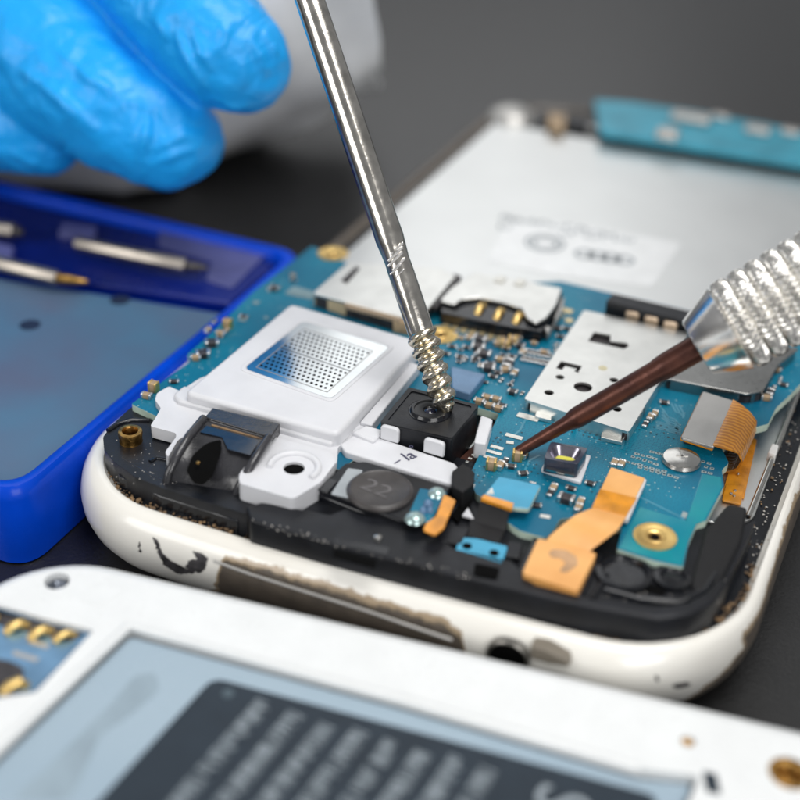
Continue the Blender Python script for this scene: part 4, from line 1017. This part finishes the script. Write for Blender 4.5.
# ================================================================== GLOVED HAND AND SLEEVE
man = empty('person', D(60,60,17.5), 'person in blue nitrile glove and white coat, fingertips curled over the phone', 'person')
bm = bmesh.new()
def blob(c, r, sc_=(1,1,1)):
    bmesh.ops.create_icosphere(bm, subdivisions=4, radius=1, matrix=Matrix.Translation(c) @ Matrix.Diagonal((r*sc_[0], r*sc_[1], r*sc_[2], 1)))
def finger(pts):
    'chain of (px, py, depth, radius px) joined as overlapping balls, merged later by a remesh'
    C = [(D(x, y, d), r*d/FPX) for x, y, d, r in pts]
    for (a, ra), (b, rb) in zip(C, C[1:]):
        n_ = max(2, int((b-a).length/.14))
        for k in range(n_): blob(a.lerp(b, k/n_), ra+(rb-ra)*k/n_)
    blob(*C[-1])
finger([(60,-150,17.6,66),(120,-70,16.7,66),(175,-5,16.15,64),(205,30,15.95,62),(226,52,15.85,58),(237,60,15.85,54)])     # index
finger([(-60,-130,18.2,72),(-10,-10,17.4,74),(55,62,16.8,72),(110,108,16.4,62),(150,127,16.4,56),(168,136,16.4,51),(176,139,16.5,47)])   # middle
finger([(-140,-40,18.6,66),(-90,60,18.1,62),(-40,110,17.6,58),(15,122,17.2,50),(45,132,17.1,42)])     # ring
finger([(-200,30,19.2,58),(-160,100,19,54),(-120,140,18.6,48),(-90,150,18.4,42)])     # little
finger([(40,-220,18.4,70),(130,-150,17.0,62),(190,-110,16.0,54)])                     # thumb
finger([(-140,-220,19.2,150),(-120,-120,19,130),(-60,-190,18.5,130)])                 # palm
finger([(-300,-330,20.2,130),(-170,-250,19.6,140)])                                   # wrist
gb = BVHTree.FromBMesh(bm); cb = bmesh.new()
for pts, rr in (([(176,28),(184,48),(196,72),(206,88)], 5), ([(192,30),(200,52),(212,70)], 4), ([(250,38),(260,56),(268,74)], 4.5), ([(232,20),(222,44),(208,58)], 4), ([(158,18),(170,40)], 4),
                ([(146,98),(148,122),(143,150),(141,176)], 5), ([(150,164),(176,154),(204,146)], 4), ([(156,150),(180,136),(196,132)], 3.5), ([(60,50),(88,78),(118,96)], 4.5), ([(20,70),(60,96),(96,130)], 5), ([(8,150),(30,160),(60,168)], 4), ([(214,100),(236,108),(258,104)], 4), ([(262,28),(274,50),(278,72)], 3.5)):
    H_ = []
    for (x0, y0), (x1, y1) in zip(pts, pts[1:]):
        for k in range(12):
            t = k/12; h, n_ = ray_bvh(gb, x0+(x1-x0)*t, y0+(y1-y0)*t)
            if h: H_.append(h)
    for k, h in enumerate(H_):
        e_ = math.sin(math.pi*(k+.5)/len(H_))
        bmesh.ops.create_icosphere(cb, subdivisions=2, radius=rr*16/FPX*(.45+.75*e_), matrix=Matrix.Translation(h))
tmp_ = bpy.data.meshes.new('folds'); cb.to_mesh(tmp_); cb.free(); bm.from_mesh(tmp_)
gl = link('glove', bm, GLOVE, man)
rm = gl.modifiers.new('remesh', 'REMESH'); rm.mode = 'VOXEL'; rm.voxel_size = .036; rm.use_smooth_shade = True
sm = gl.modifiers.new('smooth', 'SMOOTH'); sm.iterations = 9; sm.factor = .5
tx = bpy.data.textures.new('wrinkle', 'CLOUDS'); tx.noise_scale = .7; tx.noise_depth = 3
dp = gl.modifiers.new('wrinkle', 'DISPLACE'); dp.texture = tx; dp.strength = .16; dp.mid_level = .5; dp.texture_coords = 'LOCAL'
# coat sleeve behind the hand
bm = bmesh.new()
pts = [D(-420,30,21.5), D(-200,35,21.5), D(0,20,21.5), D(110,-5,21.4), D(190,-50,21.3), D(250,-85,21.3), D(306,-108,21.4), D(320,-113,21.4), D(324,-114,21.4)]
tube_pts(bm, pts, [2.7,2.9,3.1,3.25,3.3,3.35,3.4,3.3,2.9], 40)
bmesh.ops.subdivide_edges(bm, edges=[e for e in bm.edges], cuts=2, use_grid_fill=True)
for v in bm.verts:
    v.co += Vector((noise.noise(v.co*.8), noise.noise(v.co*.8+Vector((5,0,0))), noise.noise(v.co*.8+Vector((0,5,0)))))*.30
    v.co.z = max(v.co.z, .05)
link('coat_sleeve', bm, SLEEVE, man)

def absorb(part, names):
    'printing, traces and vias belong to the surface of their part: put them in its mesh'
    for o in [c for c in part.children if c.name.split('.')[0] in names]:
        bm = bmesh.new(); bm.from_mesh(part.data); k0 = len(bm.faces)
        me = o.data.copy(); me.transform(o.matrix_basis); bm.from_mesh(me)
        bm.faces.ensure_lookup_table(); base = len(part.data.materials)
        for m in o.data.materials: part.data.materials.append(m)
        for f in bm.faces[k0:]: f.material_index += base; f.smooth = False
        bm.to_mesh(part.data); bm.free(); bpy.data.objects.remove(o)
absorb(board, ('copper_traces', 'test_point_grid', 'board_letters', 'via_patch', 'silkscreen_patch'))
absorb(back, ('backing_print',))
absorb(lbl, ())
for n_ in ('label_print', 'label_letters'):
    o = bpy.data.objects[n_]; d_ = wl(bat)-wl(lbl); o.parent = lbl; o.location = o.location + d_
absorb(lbl, ('label_print', 'label_letters'))
absorb(ep, ('stamped_digits',)) if False else None

# ------------------------------------------------------------------ light
w = bpy.data.worlds.new('World'); sc.world = w; w.use_nodes = True
bg = w.node_tree.nodes['Background']; bg.inputs['Color'].default_value = (.95,.97,1.0,1); bg.inputs['Strength'].default_value = .26
def area(name, loc, target, sx, sy, power, col=(1,1,1)):
    l = bpy.data.lights.new(name, 'AREA'); l.shape = 'RECTANGLE'; l.size = sx; l.size_y = sy; l.energy = power; l.color = col
    o = bpy.data.objects.new(name, l); COL.objects.link(o); o.location = loc
    o.rotation_euler = (Vector(target)-Vector(loc)).to_track_quat('-Z', 'Y').to_euler(); return o
area('softbox_back', (-22, 42, 33), (3,4,0), 46, 34, 4900, (.985,.995,1))
area('softbox_top', (12, 2, 44), (3,3,0), 26, 26, 13800, (1,.985,.965))
area('softbox_front', (-20, -34, 22), (3,1,0), 24, 20, 6200, (1,.99,.97))
area('added_fill_side', (30, -24, 20), (-2,6,0), 22, 20, 6000, (1,.99,.98))  # added fill from the right to lighten the coat sleeve, no known lamp there
sc.view_settings.view_transform = 'Standard'; sc.view_settings.look = 'None'; sc.view_settings.exposure = 0.12; sc.view_settings.gamma = 1
